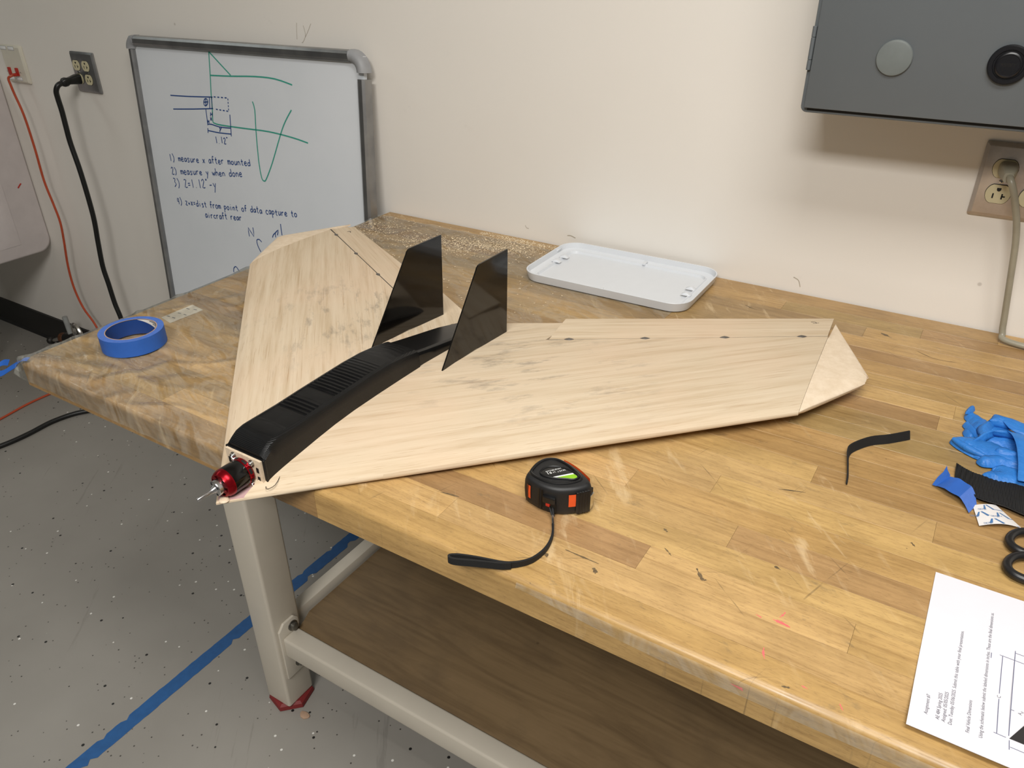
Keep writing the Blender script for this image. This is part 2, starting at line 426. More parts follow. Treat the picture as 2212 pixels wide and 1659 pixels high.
# ------------------------------------------------------------------ the room
def struct(o): o['kind'] = 'structure'; return o
XL, XR, YF = -4.2, 3.6, -4.6
struct(MB().box(XL-.1, XR+.1, .004, .12, FLOOR, CEIL).build('wall_back', M_WALL))
struct(MB().box(XL-.1, XL, YF, .004, FLOOR, CEIL).build('wall_left', M_WALL2))
struct(MB().box(XR, XR+.1, YF, .004, FLOOR, CEIL).build('wall_right', M_WALL2))
struct(MB().box(XL-.1, XR+.1, YF-.1, YF, FLOOR, CEIL).build('wall_front', M_WALL2))
struct(MB().box(XL-.1, XR+.1, YF-.1, .12, FLOOR-.1, FLOOR).build('floor', M_FLOOR))
struct(MB().box(XL-.1, XR+.1, YF-.1, .12, CEIL, CEIL+.1).build('ceiling', M_CEIL))
b = MB(); b.loft([[(x, .004, FLOOR), (x, -.016, FLOOR), (x, -.007, FLOOR+.010), (x, -.003, FLOOR+.104), (x, .004, FLOOR+.106)] for x in (XL, XR)])
struct(b.build('baseboard_back', M_BASE))

# ------------------------------------------------------------------ workbench
bench = empty('workbench', (0.915, -0.457, FLOOR))
tag(bench, 'maple butcher-block workbench on cream steel legs against the wall', 'workbench')
TW = 1.83; SW = .0415
LIGHT, TAN, BROWN, OLIVE = srgb(196, 160, 106), srgb(183, 148, 97), srgb(169, 134, 89), srgb(174, 144, 97)
def plank(x0, x1, y0, y1, col, front=False, back=False):
    g = .0002; x0 += g*.6; x1 -= g*.6; b = MB()
    if front:
        prof = [(y1-g, -.0445), (y0, -.0445)] + [(y0+.009-.009*math.cos(a), -.009+.009*math.sin(a)) for a in [0, .4, .8, 1.2, PI/2]] + [(y1-g-.0002, 0), (y1-g, -.0003)]
    else:
        prof = [(y1-g, -.0445), (y0+g, -.0445), (y0+g, -.0003), (y0+g+.0002, 0), (y1-g-.0002, 0), (y1-g, -.0003)]
    b.loft([[(x, y, z) for y, z in prof] for x in (x0, x1)])
    o = b.build('plank', M_PLANK, bench, smooth=front, angle=35)
    o.color = col; return o
rows = []
y = -.9145
k = 0
rng = random.Random(3)
spec = {0: ([.64, 1.46], [BROWN, TAN, BROWN]), 1: ([.30, .80, 1.43], [TAN, LIGHT, LIGHT, TAN]), 2: ([.45, 1.029, 1.242], [TAN, BROWN, LIGHT, TAN]),
        3: ([.25, .92, 1.62], [TAN, LIGHT, LIGHT, TAN]), 4: ([.47, 1.10, 1.66], [LIGHT, TAN, BROWN, TAN]), 5: ([.36, .96, 1.52], [TAN, LIGHT, TAN, LIGHT]),
        7: ([.31, .74, 1.29], [BROWN, TAN, LIGHT, TAN]), 8: ([.52, 1.15, 1.60], [TAN, LIGHT, BROWN, TAN]), 13: ([.40, .86, 1.266], [TAN, TAN, BROWN, TAN]),
        20: ([.39, .98, 1.209], [OLIVE, TAN, OLIVE, BROWN]), 21: ([.55, 1.32], [TAN, TAN, TAN])}
ybounds = [-.9145, -.8775] + [-.8775 + SW*i for i in range(1, 22)]
ybounds[-1] = 0.0
if ybounds[-2] > -.02: ybounds.pop(-2)
for i, (ya, yb) in enumerate(zip(ybounds, ybounds[1:])):
    if i in spec: js, cs = spec[i]
    else:
        js = []; x = rng.uniform(.2, .6)
        while x < TW-.15: js.append(x); x += rng.uniform(.38, .75)
        cs = [rng.choice([LIGHT, TAN, TAN, OLIVE, BROWN]) for _ in range(len(js)+1)]
    xs = [0] + js + [TW]
    for (xa, xb), cc in zip(zip(xs, xs[1:]), cs):
        f = rng.uniform(.90, 1.07); cc = (cc[0]*f, cc[1]*f*rng.uniform(.98, 1.02), cc[2]*f*rng.uniform(.94, 1.06), 1)
        plank(xa, xb, ya, yb, cc, front=(i == 0))
MB().box(.02, TW-.02, -.895, -.02, -.0475, -.0447).build('underlayer', M_PLY, bench)
LEGX = ((.2135, .2785), (1.5515, 1.6165)); LEGY = ((-.767, -.6975), (-.2165, -.147))
for lx in LEGX:
    for ly in LEGY:
        lg = MB().box(lx[0], lx[1], ly[0], ly[1], FLOOR+.014, -.0477).build('leg', M_STEEL_PAINT, bench, bevel=.006, seg=3)
        cx, cy = (lx[0]+lx[1])/2, (ly[0]+ly[1])/2
        b = MB(); b.lathe([(.043, FLOOR), (.047, FLOOR+.003), (.045, FLOOR+.012), (.038, FLOOR+.0155)], (cx, cy, 0), (0, 0, 1), n=6)
        p = b.build('foot_pad', M_RED_PAD, lg); p['label'] = 'red rubber foot pad'
    MB().box(lx[0]-.02, lx[1]+.02, -.80, -.115, -.054, -.0477).build('top_bracket', M_STEEL_PAINT, bench, bevel=.002)
# end rails (front to back) and long front/back rails
for lx in LEGX:
    cx = (lx[0]+lx[1])/2
    MB().box(cx-.012, cx+.018, LEGY[0][1], LEGY[1][0], -.652, -.608).build('end_rail', M_STEEL_PAINT, bench, bevel=.004)
for ya, yb in ((-.754, -.714), (-.20, -.16)):
    r = MB().box(.2785+.006, 1.5515-.006, ya, yb, -.668, -.619).build('long_rail', M_STEEL_PAINT, bench, bevel=.005, seg=3)
    for xs, sg in ((.2785, 1), (1.5515, -1)):
        x0, x1 = sorted((xs, xs + sg*.006))
        yc = (ya+yb)/2
        pr = [(yc-.024, -.733), (yc+.027, -.733), (yc+.027, -.598)] + [(yc+.017, -.587), (yc-.010, -.587), (yc-.024, -.602)]
        b = MB(); b.prism([(p_[0], p_[1]) for p_ in pr], x0, x1, frame=lambda v: (v[2], v[0], v[1]))
        pl = b.build('bracket_plate', M_STEEL_PAINT, r, bevel=.0015)
        for zz in (-.607, -.708):
            b = MB(); b.lathe([(.0115, 0), (.0115, .0015), (.0085, .002), (.0085, .008), (.007, .0095)], (xs+sg*.006, yc+.010, zz), (sg, 0, 0), n=14)
            b.build('bolt', M_BOLT, r, smooth=True)
b = MB(); b.prism([(.312, -.713), (1.52, -.713), (1.52, -.205), (.312, -.205), (.272, -.225), (.272, -.668), (.2800, -.690), (.2865, -.7125)], -.640, -.624)
b.build('lower_shelf', M_PLY, bench, bevel=.001)

# stains, ink and pink paint on the top
M_STAIN = plain('dark_stain', srgb(104, 86, 60), .5, var=.3, vscale=300)
M_PINKPAINT = plain('pink_paint', srgb(238, 108, 104), .5)
def stain(pts, mat, w=.003, name='stain', front=False, seed=1):
    rg_ = random.Random(seed); b_ = MB(); P_ = spline([(x, y_, 0) for x, y_ in pts], 5); L_ = []; R_ = []
    for i_, p_ in enumerate(P_):
        t_ = (P_[min(i_+1, len(P_)-1)]-P_[max(i_-1, 0)]).normalized(); q_ = Vector((-t_.y, t_.x, 0))*w*.5*(.15+.85*rg_.random())*math.sin(PI*(.08+.84*i_/(len(P_)-1)))
        L_.append((p_.x+q_.x, p_.y+q_.y, .00012)); R_.append((p_.x-q_.x, p_.y-q_.y, .00012))
    b_.grid([L_, R_]); return b_.build(name, mat, bench)
for k_, (pts, w_) in enumerate(((((.952, -.8490), (.970, -.8495), (.993, -.8500)), .0035), (((.9905, -.8585), (.9945, -.8615), (.9965, -.8655)), .0075), (((1.0840, -.8020), (1.0905, -.8100), (1.0955, -.8150), (1.0985, -.8130)), .0060), (((1.043, -.7900), (1.049, -.7940), (1.054, -.7980)), .0030),
        (((.930, -.868), (.937, -.866), (.941, -.870)), .006), (((.775, -.838), (.800, -.834)), .003), (((1.153, -.756), (1.160, -.758)), .006), (((1.030, -.760), (1.036, -.764)), .006), (((1.270, -.640), (1.275, -.646)), .004), (((.86, -.755), (.866, -.752)), .008),
        (((1.20, -.905), (1.207, -.903)), .004), (((1.12, -.62), (1.15, -.61)), .003), (((.92, -.105), (.945, -.115)), .004), (((1.21, -.14), (1.24, -.155), (1.275, -.150)), .0025), (((1.15, -.10), (1.165, -.108)), .008))):
    stain(pts, M_STAIN, w_, seed=k_)
for k_, (pts, w_) in enumerate(((((1.1770, -.8250), (1.1790, -.8200), (1.1800, -.8150)), .0025), (((1.1720, -.8310), (1.1800, -.8310), (1.1890, -.8325)), .0050), (((1.1560, -.8330), (1.1620, -.8345)), .0030), (((1.1745, -.8700), (1.1760, -.8770), (1.1790, -.8830)), .0030), (((1.215, -.895), (1.221, -.896)), .002), (((1.248, -.897), (1.252, -.903)), .003))):
    stain(pts, M_PINKPAINT, w_, 'paint_mark', seed=k_+40)
b = MB(); b.add([(1.158, -.91505, -.0125), (1.170, -.91505, -.0115), (1.171, -.91505, -.0155)], [(0, 1, 2)]); b.build('paint_mark', M_PINKPAINT, bench)

# ------------------------------------------------------------------ clear film over the left end of the bench
FOLDS = [((.010, -.905), (.150, -.902), .007, .010), ((.165, -.897), (.215, -.800), .0065, .011), ((.215, -.800), (.345, -.700), .0050, .010), ((.345, -.700), (.430, -.600), .0030, .010),
         ((.030, -.800), (.110, -.870), .0040, .008), ((.110, -.870), (.165, -.890), .0060, .009), ((.060, -.620), (.200, -.690), .0045, .010), ((.200, -.690), (.330, -.640), .0040, .009), ((.090, -.560), (.260, -.600), .0035, .010),
         ((.020, -.450), (.170, -.560), .0040, .009), ((.170, -.720), (.300, -.790), .0035, .008), ((.200, -.860), (.340, -.830), .0030, .008), ((.260, -.905), (.420, -.860), .0045, .009), ((.020, -.700), (.060, -.600), .0035, .008),
         ((.120, -.300), (.020, -.180), .0050, .010), ((.030, -.120), (.160, -.180), .0040, .010), ((.200, -.060), (.420, -.130), .0030, .010), ((.330, -.230), (.480, -.300), .0030, .010)]
def fold_h(u, v):
    h = 0
    for (ax_, ay_), (bx_, by_), hh, ww in FOLDS:
        dx, dy = bx_-ax_, by_-ay_; L2 = dx*dx+dy*dy; t = ((u-ax_)*dx+(v-ay_)*dy)/L2
        if not -.05 < t < 1.05: continue
        t = max(0, min(1, t)); d = ((u-ax_)*dy-(v-ay_)*dx)/math.sqrt(L2) + .006*math.sin(t*7+ax_*40)
        if abs(d) > .03: continue
        p = math.exp(-(d/ww)**2*(1.0 if d > 0 else 3.0))
        h = max(h, .62*hh*p*math.sin(PI*(.12+.76*t))**.7)
    return h
def film_pt(u, v, ph=0):
    """u along x, v along y; past the table's edges the sheet bends down"""
    du = max(0, -.004-u); dv = max(0, -.9175-v)
    if v > -.24: u = max(u, -.0028); du = 0
    w = mnoise.noise(Vector((u*9+ph, v*14, .3)))*.5 + mnoise.noise(Vector((u*24, v*40+u*30, 2.1)))*.3
    rid = 1-abs(mnoise.noise(Vector((u*7+v*5, v*11-u*4, 5.0))))
    z = .0011 + (.0016 if u < .47 else .0002)*max(0, w) + .0032*max(0, rid-.80)/.2*min(1, max(0, (.45-u)*4))
    z += fold_h(u, v)*(1 if du == 0 and dv == 0 and u < .49 else 0)
    if (u-.1095)**2 + (v+.785)**2 < .054**2: z = min(z, .0024)
    x, yy = u, v
    if du > 0: x = -.0042 - du*.25 - .004*abs(w); z = -du*.97 + .003*w
    if dv > 0: yy = -.9178 - dv*.12 - .004*abs(w); z = min(z, -dv*.98)
    if du > 0 and dv > 0:
        x = -.006 - du*.5; yy = -.9185 - dv*.3; z = -(du+dv)*.55 + .006*w
    if 0 < -v - .80 < .12 and u < .22:   # bunched fold running from the corner
        t = abs((u-.02)*.35 - (v+.905)); z += .010*math.exp(-(t/.010)**2)*math.exp(-((u-.07)/.06)**2)*(du == 0)*(dv == 0)
    return (x, yy, z)
us = [-.026, -.019, -.013, -.008, -.004] + [i*.004 for i in range(0, 134)]
vs = [-.9175-.030, -.9175-.022, -.9175-.014, -.9175-.006, -.9175] + [-.914 + i*.0043 for i in range(0, 208)]
rows = []
for vv in vs:
    if vv > -.03: break
    k_ = interp([(-.95, .525), (-.46, .53), (-.31, .815), (0, .825)], vv)/.532; rows.append([film_pt(uu*k_ if uu > 0 else uu, vv) for uu in us])
film = MB().grid(rows).build('plastic_film', M_FILM, smooth=True, angle=80)
tag(film, 'clear crinkled plastic film covering the left end of the bench top', 'plastic film')
# torn film hem folded over the front edge
rows = []
for i in range(60):
    x = .93 + i*.0125
    a = .5 + .5*mnoise.noise(Vector((x*5, 0, 0))); h = (.001 + .022*a)*math.sin(PI*min(1, max(.02, i/59)))**.5
    rows.append([(x, -.9150, -.0045), (x, -.9160, -.007), (x, -.9165, -.008-h*.3), (x, -.9170 - .0015*a, -.008-h)])
hem = MB().grid(rows).build('film_strip', M_FILM, smooth=True, angle=80)
tag(hem, 'thin clear film strip folded over the front edge of the bench', 'plastic film')

# ------------------------------------------------------------------ model aircraft
air = empty('model_aircraft', (.5643, -.9846, 0), math.radians(-.465))
tag(air, 'balsa flying-wing model aircraft with black fuselage and red motor on bench', 'model aircraft')
APEX_S = -.012
ROOT_TOP = [(0, .0035), (.02, .0085), (.05, .0150), (.09, .0190), (.15, .0235), (.24, .0305), (.35, .0345), (.5, .0350), (.63, .0345), (.74, .0300), (.94, .0215), (1, .0180)]
TIP_TOP = [(0, .0255), (.04, .0295), (.12, .0325), (.3, .0350), (.55, .0345), (.8, .0325), (1, .0305)]
def wing_side(sg, K, H1, H2, E1, E2, OUT, AFT, clips, wood, wood_e):
    LE0 = (0.0, APEX_S)
    tH = H2[0]*1.0
    tK = K[0]
    def le(t): return lerp(APEX_S, K[1], t/tK)
    def te_in(t): return interp([(0, .530), (.0446, .5556), (.13, .603), (.16, .620)], t)
    def te_h(t): return lerp(H2[1], H1[1], (t-H2[0])/(H1[0]-H2[0]))
    def te_full(t): return interp([(0, .530), (.0446, .5556), (.13, .603), (E1[0], E1[1]), (.62, E1[1]+.06)], t)
    def ztop(u, c): return lerp(interp(ROOT_TOP, c), interp(TIP_TOP, c), u**.75)
    def zbot(u, c):
        le_z = lerp(-.001, .0205, u); fl = lerp(.0030, .0165, u); te = lerp(.0140, .0215, u)
        if c < .08: return lerp(le_z, fl, c/.08)
        return lerp(fl, te, max(0, (c-.55)/.45))
    cs = [0, .004, .010, .018, .03, .045, .06, .08, .11, .15, .2, .26, .33, .42, .52, .62, .72, .82, .91, 1.0]
    def section(t, t1, s0, s1, u, carve=False):
        """t at the leading edge, t1 at the trailing edge"""
        top = []; bot = []
        for c_ in cs:
            s = lerp(s0, s1, c_); tt = lerp(t, t1, c_); cf = (s - le(tt))/(te_full(tt)-le(tt)) if tt < tK else c_*.8
            z = ztop(min(1, tt/tK), cf)
            zb = zbot(min(1, tt/tK), cf)
            if c_ == 0: zm = (z+zb)/2; z = zm+.0012; zb = zm-.0012
            if carve and s < .036: z = min(z, .0035)
            top.append((sg*tt, s, z)); bot.append((sg*tt, s, min(zb, z-.002)))
        return top + bot[::-1]
    b = MB()
    secs = []
    for t in (0, .006, .012, .018, .022, .0225, .03, .045, .06, .08, .10, .12, H2[0]-.003):
        secs.append(section(t, t, le(t), te_in(t), t/tK, carve=(t < .0224)))
    b.loft(secs)
    secs = []
    n = 14
    for i in range(n+1):
        q = i/n
        t0 = lerp(H2[0]-.003, tK, q); t1 = lerp(H2[0]-.003, H1[0], q)
        secs.append(section(t0, t1, le(t0), te_h(t1), t0/tK))
    b.loft(secs)
    wing = b.build('wing_panel', wood, air, smooth=True, local=True, angle=38)
    # wingtip block
    Kz, Hz = .0255, .0305
    pts_t = [(K[0]+.0003, K[1]+.0002), *OUT, AFT, (H1[0]+.0003, H1[1]+.0016)]
    ring = spline([(p[0], p[1], 0) for p in pts_t[:1] + OUT + [AFT]], 5)
    b = MB()
    inner = []
    N = len(ring)
    for i in range(N):
        q = i/(N-1); inner.append((lerp(pts_t[0][0], pts_t[-1][0], q), lerp(pts_t[0][1], pts_t[-1][1], q)))
    rows_t = []; rows_b = []
    for r_ in (0, .25, .5, .75, .9, .97, 1.0):
        rt = []; rb = []
        for i in range(N):
            q = i/(N-1); x, s = lerp(inner[i][0], ring[i].x, r_), lerp(inner[i][1], ring[i].y, r_)
            zt = ztop(1, q*.8); zb = zbot(1, q*.8); zm = (zt+zb)/2 + .003*r_
            k = math.sqrt(max(0, 1-r_**3))
            if i in (0, N-1): k = .25
            rt.append((sg*x, s, zm + (zt-zm)*k)); rb.append((sg*x, s, zm - (zm-zb)*k))
        rows_t.append(rt); rows_b.append(rb)
    b.grid(rows_t); b.grid(rows_b)
    b.grid([rows_t[0], rows_b[0]]); b.grid([rows_t[-1], rows_b[-1]])
    b.grid([[r[0] for r in rows_t], [r[0] for r in rows_b]]); b.grid([[r[-1] for r in rows_t], [r[-1] for r in rows_b]])
    tip = b.build('wingtip', M_TIP, air, smooth=True, local=True, angle=50)
    tip['label'] = 'paler sanded wingtip block'
    # elevon
    def hz(p): return ztop(min(1, p[0]/tK), (p[1]-le(p[0]))/(te_full(p[0])-le(p[0])))
    hz0, hz1 = hz(H2), hz(H1)
    b = MB(); secs = []
    for q in (0, .25, .5, .75, 1):
        hx, hs = lerp(H2[0]+.001, H1[0]-.001, q), lerp(H2[1], H1[1], q)+(.0010 if sg > 0 else .0022)
        ex, es = lerp(E2[0], E1[0], q), lerp(E2[1], E1[1], q); ez = lerp(E2[2], E1[2], q)
        z0 = lerp(hz0, hz1, q)
        zl = lerp(.0125, .0210, q)
        f = lambda w: (sg*lerp(hx, ex, w), lerp(hs, es, w))
        secs.append([(*f(0), z0-.0001), (*f(.05), lerp(z0, ez+.0012, .05)), (*f(.5), lerp(z0, ez+.0012, .5)+.0006), (*f(1), ez+.0012), (*f(1), ez-.0008), (*f(.06), zl), (*f(0), zl+.001)])
    b.loft(secs)
    el = b.build('elevon', wood_e, air, smooth=True, local=True, angle=30)
    # pencilled hinge line and hinge blobs
    b = MB(); rw = .0007 if sg > 0 else .0013
    pts = [(sg*lerp(H2[0], H1[0], q), lerp(H2[1], H1[1], q)+.0008, lerp(hz0, hz1, q)-.0002) for q in (0, .33, .66, 1)]
    b.tube(pts, rw, 5, 1, flat=.4); b.build('hinge_gap', M_PENCIL, el, local=True)
    for cx, cs_ in clips:
        b = MB(); q = (cx-H2[0])/(H1[0]-H2[0]); z = lerp(hz0, hz1, q)
        d = Vector((H1[0]-H2[0], H1[1]-H2[1], 0)).normalized()
        secs = []
        for w, r in ((-.0080, .0005), (-.004, .0026), (0, .0040), (.004, .0026), (.0080, .0004)):
            p = Vector((cx, lerp(H2[1], H1[1], q), z)) + d*w; nn = Vector((-d.y, d.x, 0))
            secs.append([(sg*(p.x+nn.x*r*math.cos(a)), p.y+nn.y*r*math.cos(a), p.z+r*.45*math.sin(a)+.0004) for a in [2*PI*i/8 for i in range(8)]])
        b.loft(secs); b.build('hinge', M_HINGE, el, smooth=True, local=True)
    return wing
wR = wing_side(1, (.5346, .5154), (.5165, .7575), (.1425, .5218), (.5088, .8348, .0300), (.1303, .6027, .0290),
               [(.5890, .625), (.5945, .640), (.5935, .660), (.5895, .672)], (.5155, .817),
               [(.1709, 0), (.2725, 0), (.3788, 0), (.4817, 0)], M_BALSA_R, M_BALSA_ER)
wL = wing_side(-1, (.528, .505), (.530, .7335), (.1450, .5220), (.5206, .7978, .0210), (.1320, .5990, .0190),
               [(.5905, .628), (.5965, .642), (.5955, .655), (.5890, .669)], (.5229, .7895),
               [(.4935, 0), (.380, 0), (.2687, 0)], M_BALSA_L, M_BALSA_EL)
# fins
for sg in (1, -1):
    tb, tr_ = (.0682, .0656) if sg > 0 else (.0666, .0626)
    pr = [(.3420, .0335), (.430, .033), (.519, .020), (.5245, .1640), (.4480, .1650)] + [(.4435, .1640), (.4395, .1615), (.4370, .1575)]
    b = MB(); th = .0011
    def fr(v, sg=sg, tb=tb, tr_=tr_): return (sg*lerp(tb, tr_, (v[0]-.342)/.18) + v[2], v[0], v[1])
    b.prism(pr, -th, th, frame=fr)
    o = b.build('fin', M_CARBON, air, local=True); o['label'] = 'black carbon plate fin'
# fuselage: main cover and tail fairing
def cover_sec(s, hw, zt, zb, ch=1.0, rib=0.0):
    r = [(-hw, zb), (-hw, lerp(zb, zt, .62)), (-hw*.985, zt-.0070*ch), (-hw*.90, zt-.0022*ch), (-hw*.76, zt), (-hw*.74, zt+rib), (0, zt+.0006+rib), (hw*.74, zt+rib), (hw*.76, zt), (hw*.90, zt-.0022*ch), (hw*.985, zt-.0070*ch), (hw, lerp(zb, zt, .62)), (hw, zb)]
    return [(t, s, z) for t, z in r]
ZT = [(.038, .0455), (.042, .0495), (.048, .0545), (.056, .0595), (.066, .0620), (.08, .0625), (.12, .0630), (.16, .0650), (.20, .0665), (.244, .0680), (.28, .0675), (.31, .0645), (.336, .0605)]
ss = [.0415, .044, .047, .051, .056, .061, .067, .074, .082]
s = .088
while s < .336: ss.append(s); s += .00115
ss.append(.336)
secs = []
for i, s in enumerate(ss):
    zt = interp(ZT, s)
    k = 1.0
    rib = 0
    if .118 < s < .150 or .172 < s < .262: rib = (.0008 if (i//3) % 2 else -.0011)*min(1, (.275-s)/.06)
    if .085 < s < .118 or .150 < s < .172: rib = -.0008
    secs.append(cover_sec(s, .0335, zt, lerp(.004, .030, min(1, max(0, (s-.04)/.12))), 1.0, rib))
o = MB().loft(secs).build('fuselage_cover', M_PRINT, air, smooth=True, local=True, angle=30)
o['label'] = 'black ribbed printed fuselage cover'
b = MB(); b.prism([(-.0338, .004), (.0338, .004), (.0338, .0440), (.0325, .0450), (-.0325, .0450), (-.0338, .0440)], .0395, .0425, frame=lambda v: (v[0], v[2], v[1]))
b.build('front_rim', M_PRINT, o, local=True, bevel=.0006)
ZT2 = [(.338, .0575), (.36, .0530), (.41, .0440), (.456, .0360), (.50, .0260), (.525, .0190)]
secs = [cover_sec(s, interp([(.338, .0318), (.44, .0300), (.525, .0260)], s), interp(ZT2, s), .012 if s > .5 else .02, .8) for s in [.3375, .345, .36, .375, .39, .41, .43, .456, .48, .50, .515, .525]]
o2 = MB().loft(secs).build('tail_fairing', M_GLOSSBLK, air, smooth=True, local=True, angle=30)
o2['label'] = 'smooth black tail fairing'
# motor and its mount
b = MB(); b.prism([(-.0215, .0125), (-.010, .0005), (0, -.0085), (.010, .0005), (.0215, .0125), (.0215, .0350), (-.0215, .0350)], .0033, .0039)
o = b.build('nose_recess', M_PINK, air, local=True); o['label'] = 'pink stained recess under the motor'
b = MB(); b.lathe([(.0001, .0), (.0055, .0005), (.0065, .0020), (.0050, .0040), (.0001, .0048)], (.0050, -.0035, .0020), (0, 0, 1), n=12); b.build('glue_blob', M_PLYPLATE, air, smooth=True, local=True)
MZ = .0215
b = MB(); b.prism([(-.0305, .0025), (.0305, .0025), (.0305, .0435), (-.0305, .0435)], .0362, .0394, frame=lambda v: (v[0], v[2], v[1]))
mp_ = b.build('mount_plate', M_PLYPLATE, air, local=True); mp_['label'] = 'pale plywood motor mount plate'
for (t, z0, z1) in ((.024, .012, .020), (.024, .026, .033), (-.025, .024, .032)):
    MB().box(t-.002, t+.002, .0356, .0363, z0, z1).build('slot', M_DARK, mp_, local=True)
b = MB(); b.lathe([(.0176, .0080), (.0178, .0090), (.0178, .0280), (.0176, .0287)], (0, 0, MZ), (0, 1, 0), n=40)
motor = b.build('motor', M_CAN, air, smooth=True, local=True); motor['label'] = 'black motor can with red end bells'
b = MB()
b.lathe([(.0132, -.0015), (.0150, -.0013), (.0166, .0015), (.0178, .0055), (.0178, .0081), (.0150, .0081), (.0132, .0025)], (0, 0, MZ), (0, 1, 0), n=40, cap=False)
b.lathe([(.0015, -.0017), (.0078, -.0017), (.0085, -.0005), (.0085, .0065)], (0, 0, MZ), (0, 1, 0), n=24)
for i in range(6):
    a = 2*PI*i/6 + .35
    ca, sa = math.cos(a), math.sin(a); w = .0034
    vs_ = []
    for r in (.0070, .0142):
        for q in (-w, w):
            for yy in (-.0013, .0023): vs_.append((r*ca - q*sa, yy, MZ + r*sa + q*ca))
    b.add(vs_, [(0,2,6,4), (1,5,7,3), (0,4,5,1), (2,3,7,6), (0,1,3,2), (4,6,7,5)])
o = b.build('front_bell', M_RED_ANOD, motor, smooth=True, local=True, angle=30); o['label'] = 'red anodised front bell'
MB().lathe([(.0135, .0063), (.0130, .0065)], (0, 0, MZ), (0, 1, 0), n=24).build('winding', M_DARK, motor, local=True)
b = MB(); b.lathe([(.0176, .0286), (.0182, .0291), (.0182, .0343), (.0172, .0355), (.001, .0356)], (0, 0, MZ), (0, 1, 0), n=40)
o = b.build('rear_flange', M_RED_ANOD, motor, smooth=True, local=True, angle=30); o['label'] = 'red anodised rear flange'
for i in range(8):
    a = 2*PI*(i+.5)/8; rows_ = []
    for da in (-.20, -.1, 0, .1, .20):
        rows_.append([(.0184*math.cos(a+da), yy, MZ+.0184*math.sin(a+da)) for yy in (.0300, .0336)])
    MB().grid(rows_).build('vent_slot', M_DARK, motor, local=True)
b = MB()
for dx, dz in ((1, 1), (-1, 1), (1, -1), (-1, -1)):
    p0 = Vector((dx*.006, .0357, MZ+dz*.006)); p1 = Vector((dx*.0158, .0357, MZ+dz*.0162))
    b.tube([p0, p1], .0045, 10, 1, flat=.28)
b.build('cross_mount', M_ALU, motor, smooth=True, local=True)
for dx, dz in ((1, 1), (-1, 1), (1, -1), (-1, -1)):
    b = MB(); b.lathe([(.0046, .0362), (.0046, .0350), (.0034, .0348), (.0034, .0326), (.0029, .0319), (.0017, .0319), (.0016, .0332), (.0001, .0332)], (dx*.0158, 0, MZ+dz*.0162), (0, 1, 0), n=16)
    b.build('mount_screw', M_CHROME, motor, smooth=True, local=True)
b = MB(); b.lathe([(.0098, .0010), (.0098, -.0085), (.0092, -.0093), (.0050, -.0095), (.0036, -.0125), (.0030, -.0150), (.0027, -.0200), (.0027, -.0325), (.0022, -.0337), (.0001, -.0338)], (0, 0, MZ), (0, 1, 0), n=28)
sh = b.build('propeller_adapter', M_ALU, motor, smooth=True, local=True, angle=35); sh['label'] = 'bright aluminium propeller shaft'
for i in range(4):
    a = 2*PI*i/4 + .5
    MB().lathe([(.0017, -.0094), (.0016, -.00955)], (.0072*math.cos(a), 0, MZ+.0072*math.sin(a)), (0, 1, 0), n=12).build('adapter_screw', M_DARK, motor, local=True)
b = MB(); b.tube([(.034, .046, .012), (.038, .056, .0165), (.046, .040, .0145), (.043, .030, .0135), (.036, .034, .012)], .0004, 5, 3)
b.build('wire', M_GUN, air, local=True)
# pencilled mark on the elevons
for e_, pts in (('R', [[(.480, .800, .0312), (.486, .803, .0312), (.489, .799, .0312)], [(.484, .796, .0312), (.492, .803, .0312)]]), ('L', [[(-.498, .752, .0275), (-.494, .757, .0275), (-.489, .752, .0275)]])):
    for p_ in pts:
        MB().tube([(x, y_, z+.0005) for x, y_, z in p_], .0007, 5, 3, flat=.5).build('pencil_mark', M_PENCIL, air, local=True)

# ------------------------------------------------------------------ tape measure
tm = empty('tape_measure', (.904, -.780, 0))
tag(tm, 'black and orange tape measure with wrist strap, in front of the wing', 'tape measure')
body = [(.869, -.797), (.8672, -.785), (.8672, -.773), (.870, -.761), (.876, -.7525), (.886, -.7475), (.898, -.7480), (.912, -.7520), (.926, -.7585), (.940, -.7670), (.9455, -.7745), (.9430, -.7815), (.9375, -.7895), (.9300, -.7965), (.9200, -.8030), (.9080, -.8065), (.8950, -.8070), (.8830, -.8050), (.8740, -.8020)]
bs = [(p.x, p.y) for p in spline([(x, y_, 0) for x, y_ in body], 3, True)]
cxm = sum(p[0] for p in bs)/len(bs); cym = sum(p[1] for p in bs)/len(bs)
secs = []
for z, k in ((.0012, .90), (.003, .955), (.008, .985), (.020, 1.0), (.030, .985), (.0345, .955), (.0370, .90), (.0380, .80)):
    secs.append([(cxm+(x-cxm)*k, cym+(y_-cym)*k, z) for x, y_ in bs])
case = MB().loft(secs).build('case', M_CASE, tm, smooth=True, angle=40)
def ring_pts(k): return [(cxm-.004+(x-cxm)*k, cym+.002+(y_-cym)*k) for x, y_ in bs]
b = MB(); b.tube([(x, y_, .0375) for x, y_ in ring_pts(.74)], .0022, 8, 1, closed=True); b.build('case_ridge', M_CASE2, case, smooth=True)
lab = [(.8835, -.783), (.886, -.774), (.892, -.7685), (.901, -.7650), (.912, -.7655), (.921, -.7675), (.9265, -.7720), (.924, -.7785), (.914, -.7830), (.902, -.7885), (.892, -.7905), (.8855, -.7885)]
ls = [(p.x, p.y) for p in spline([(x, y_, 0) for x, y_ in lab], 3, True)]
b = MB(); b.prism(ls, .0375, .0392); b.build('label_badge', M_LABEL, tm, bevel=.0005)
b = MB(); b.tube([(x, y_, .0388) for x, y_ in ls], .0013, 6, 1, closed=True); b.build('badge_rim', M_CASE2, tm, smooth=True)
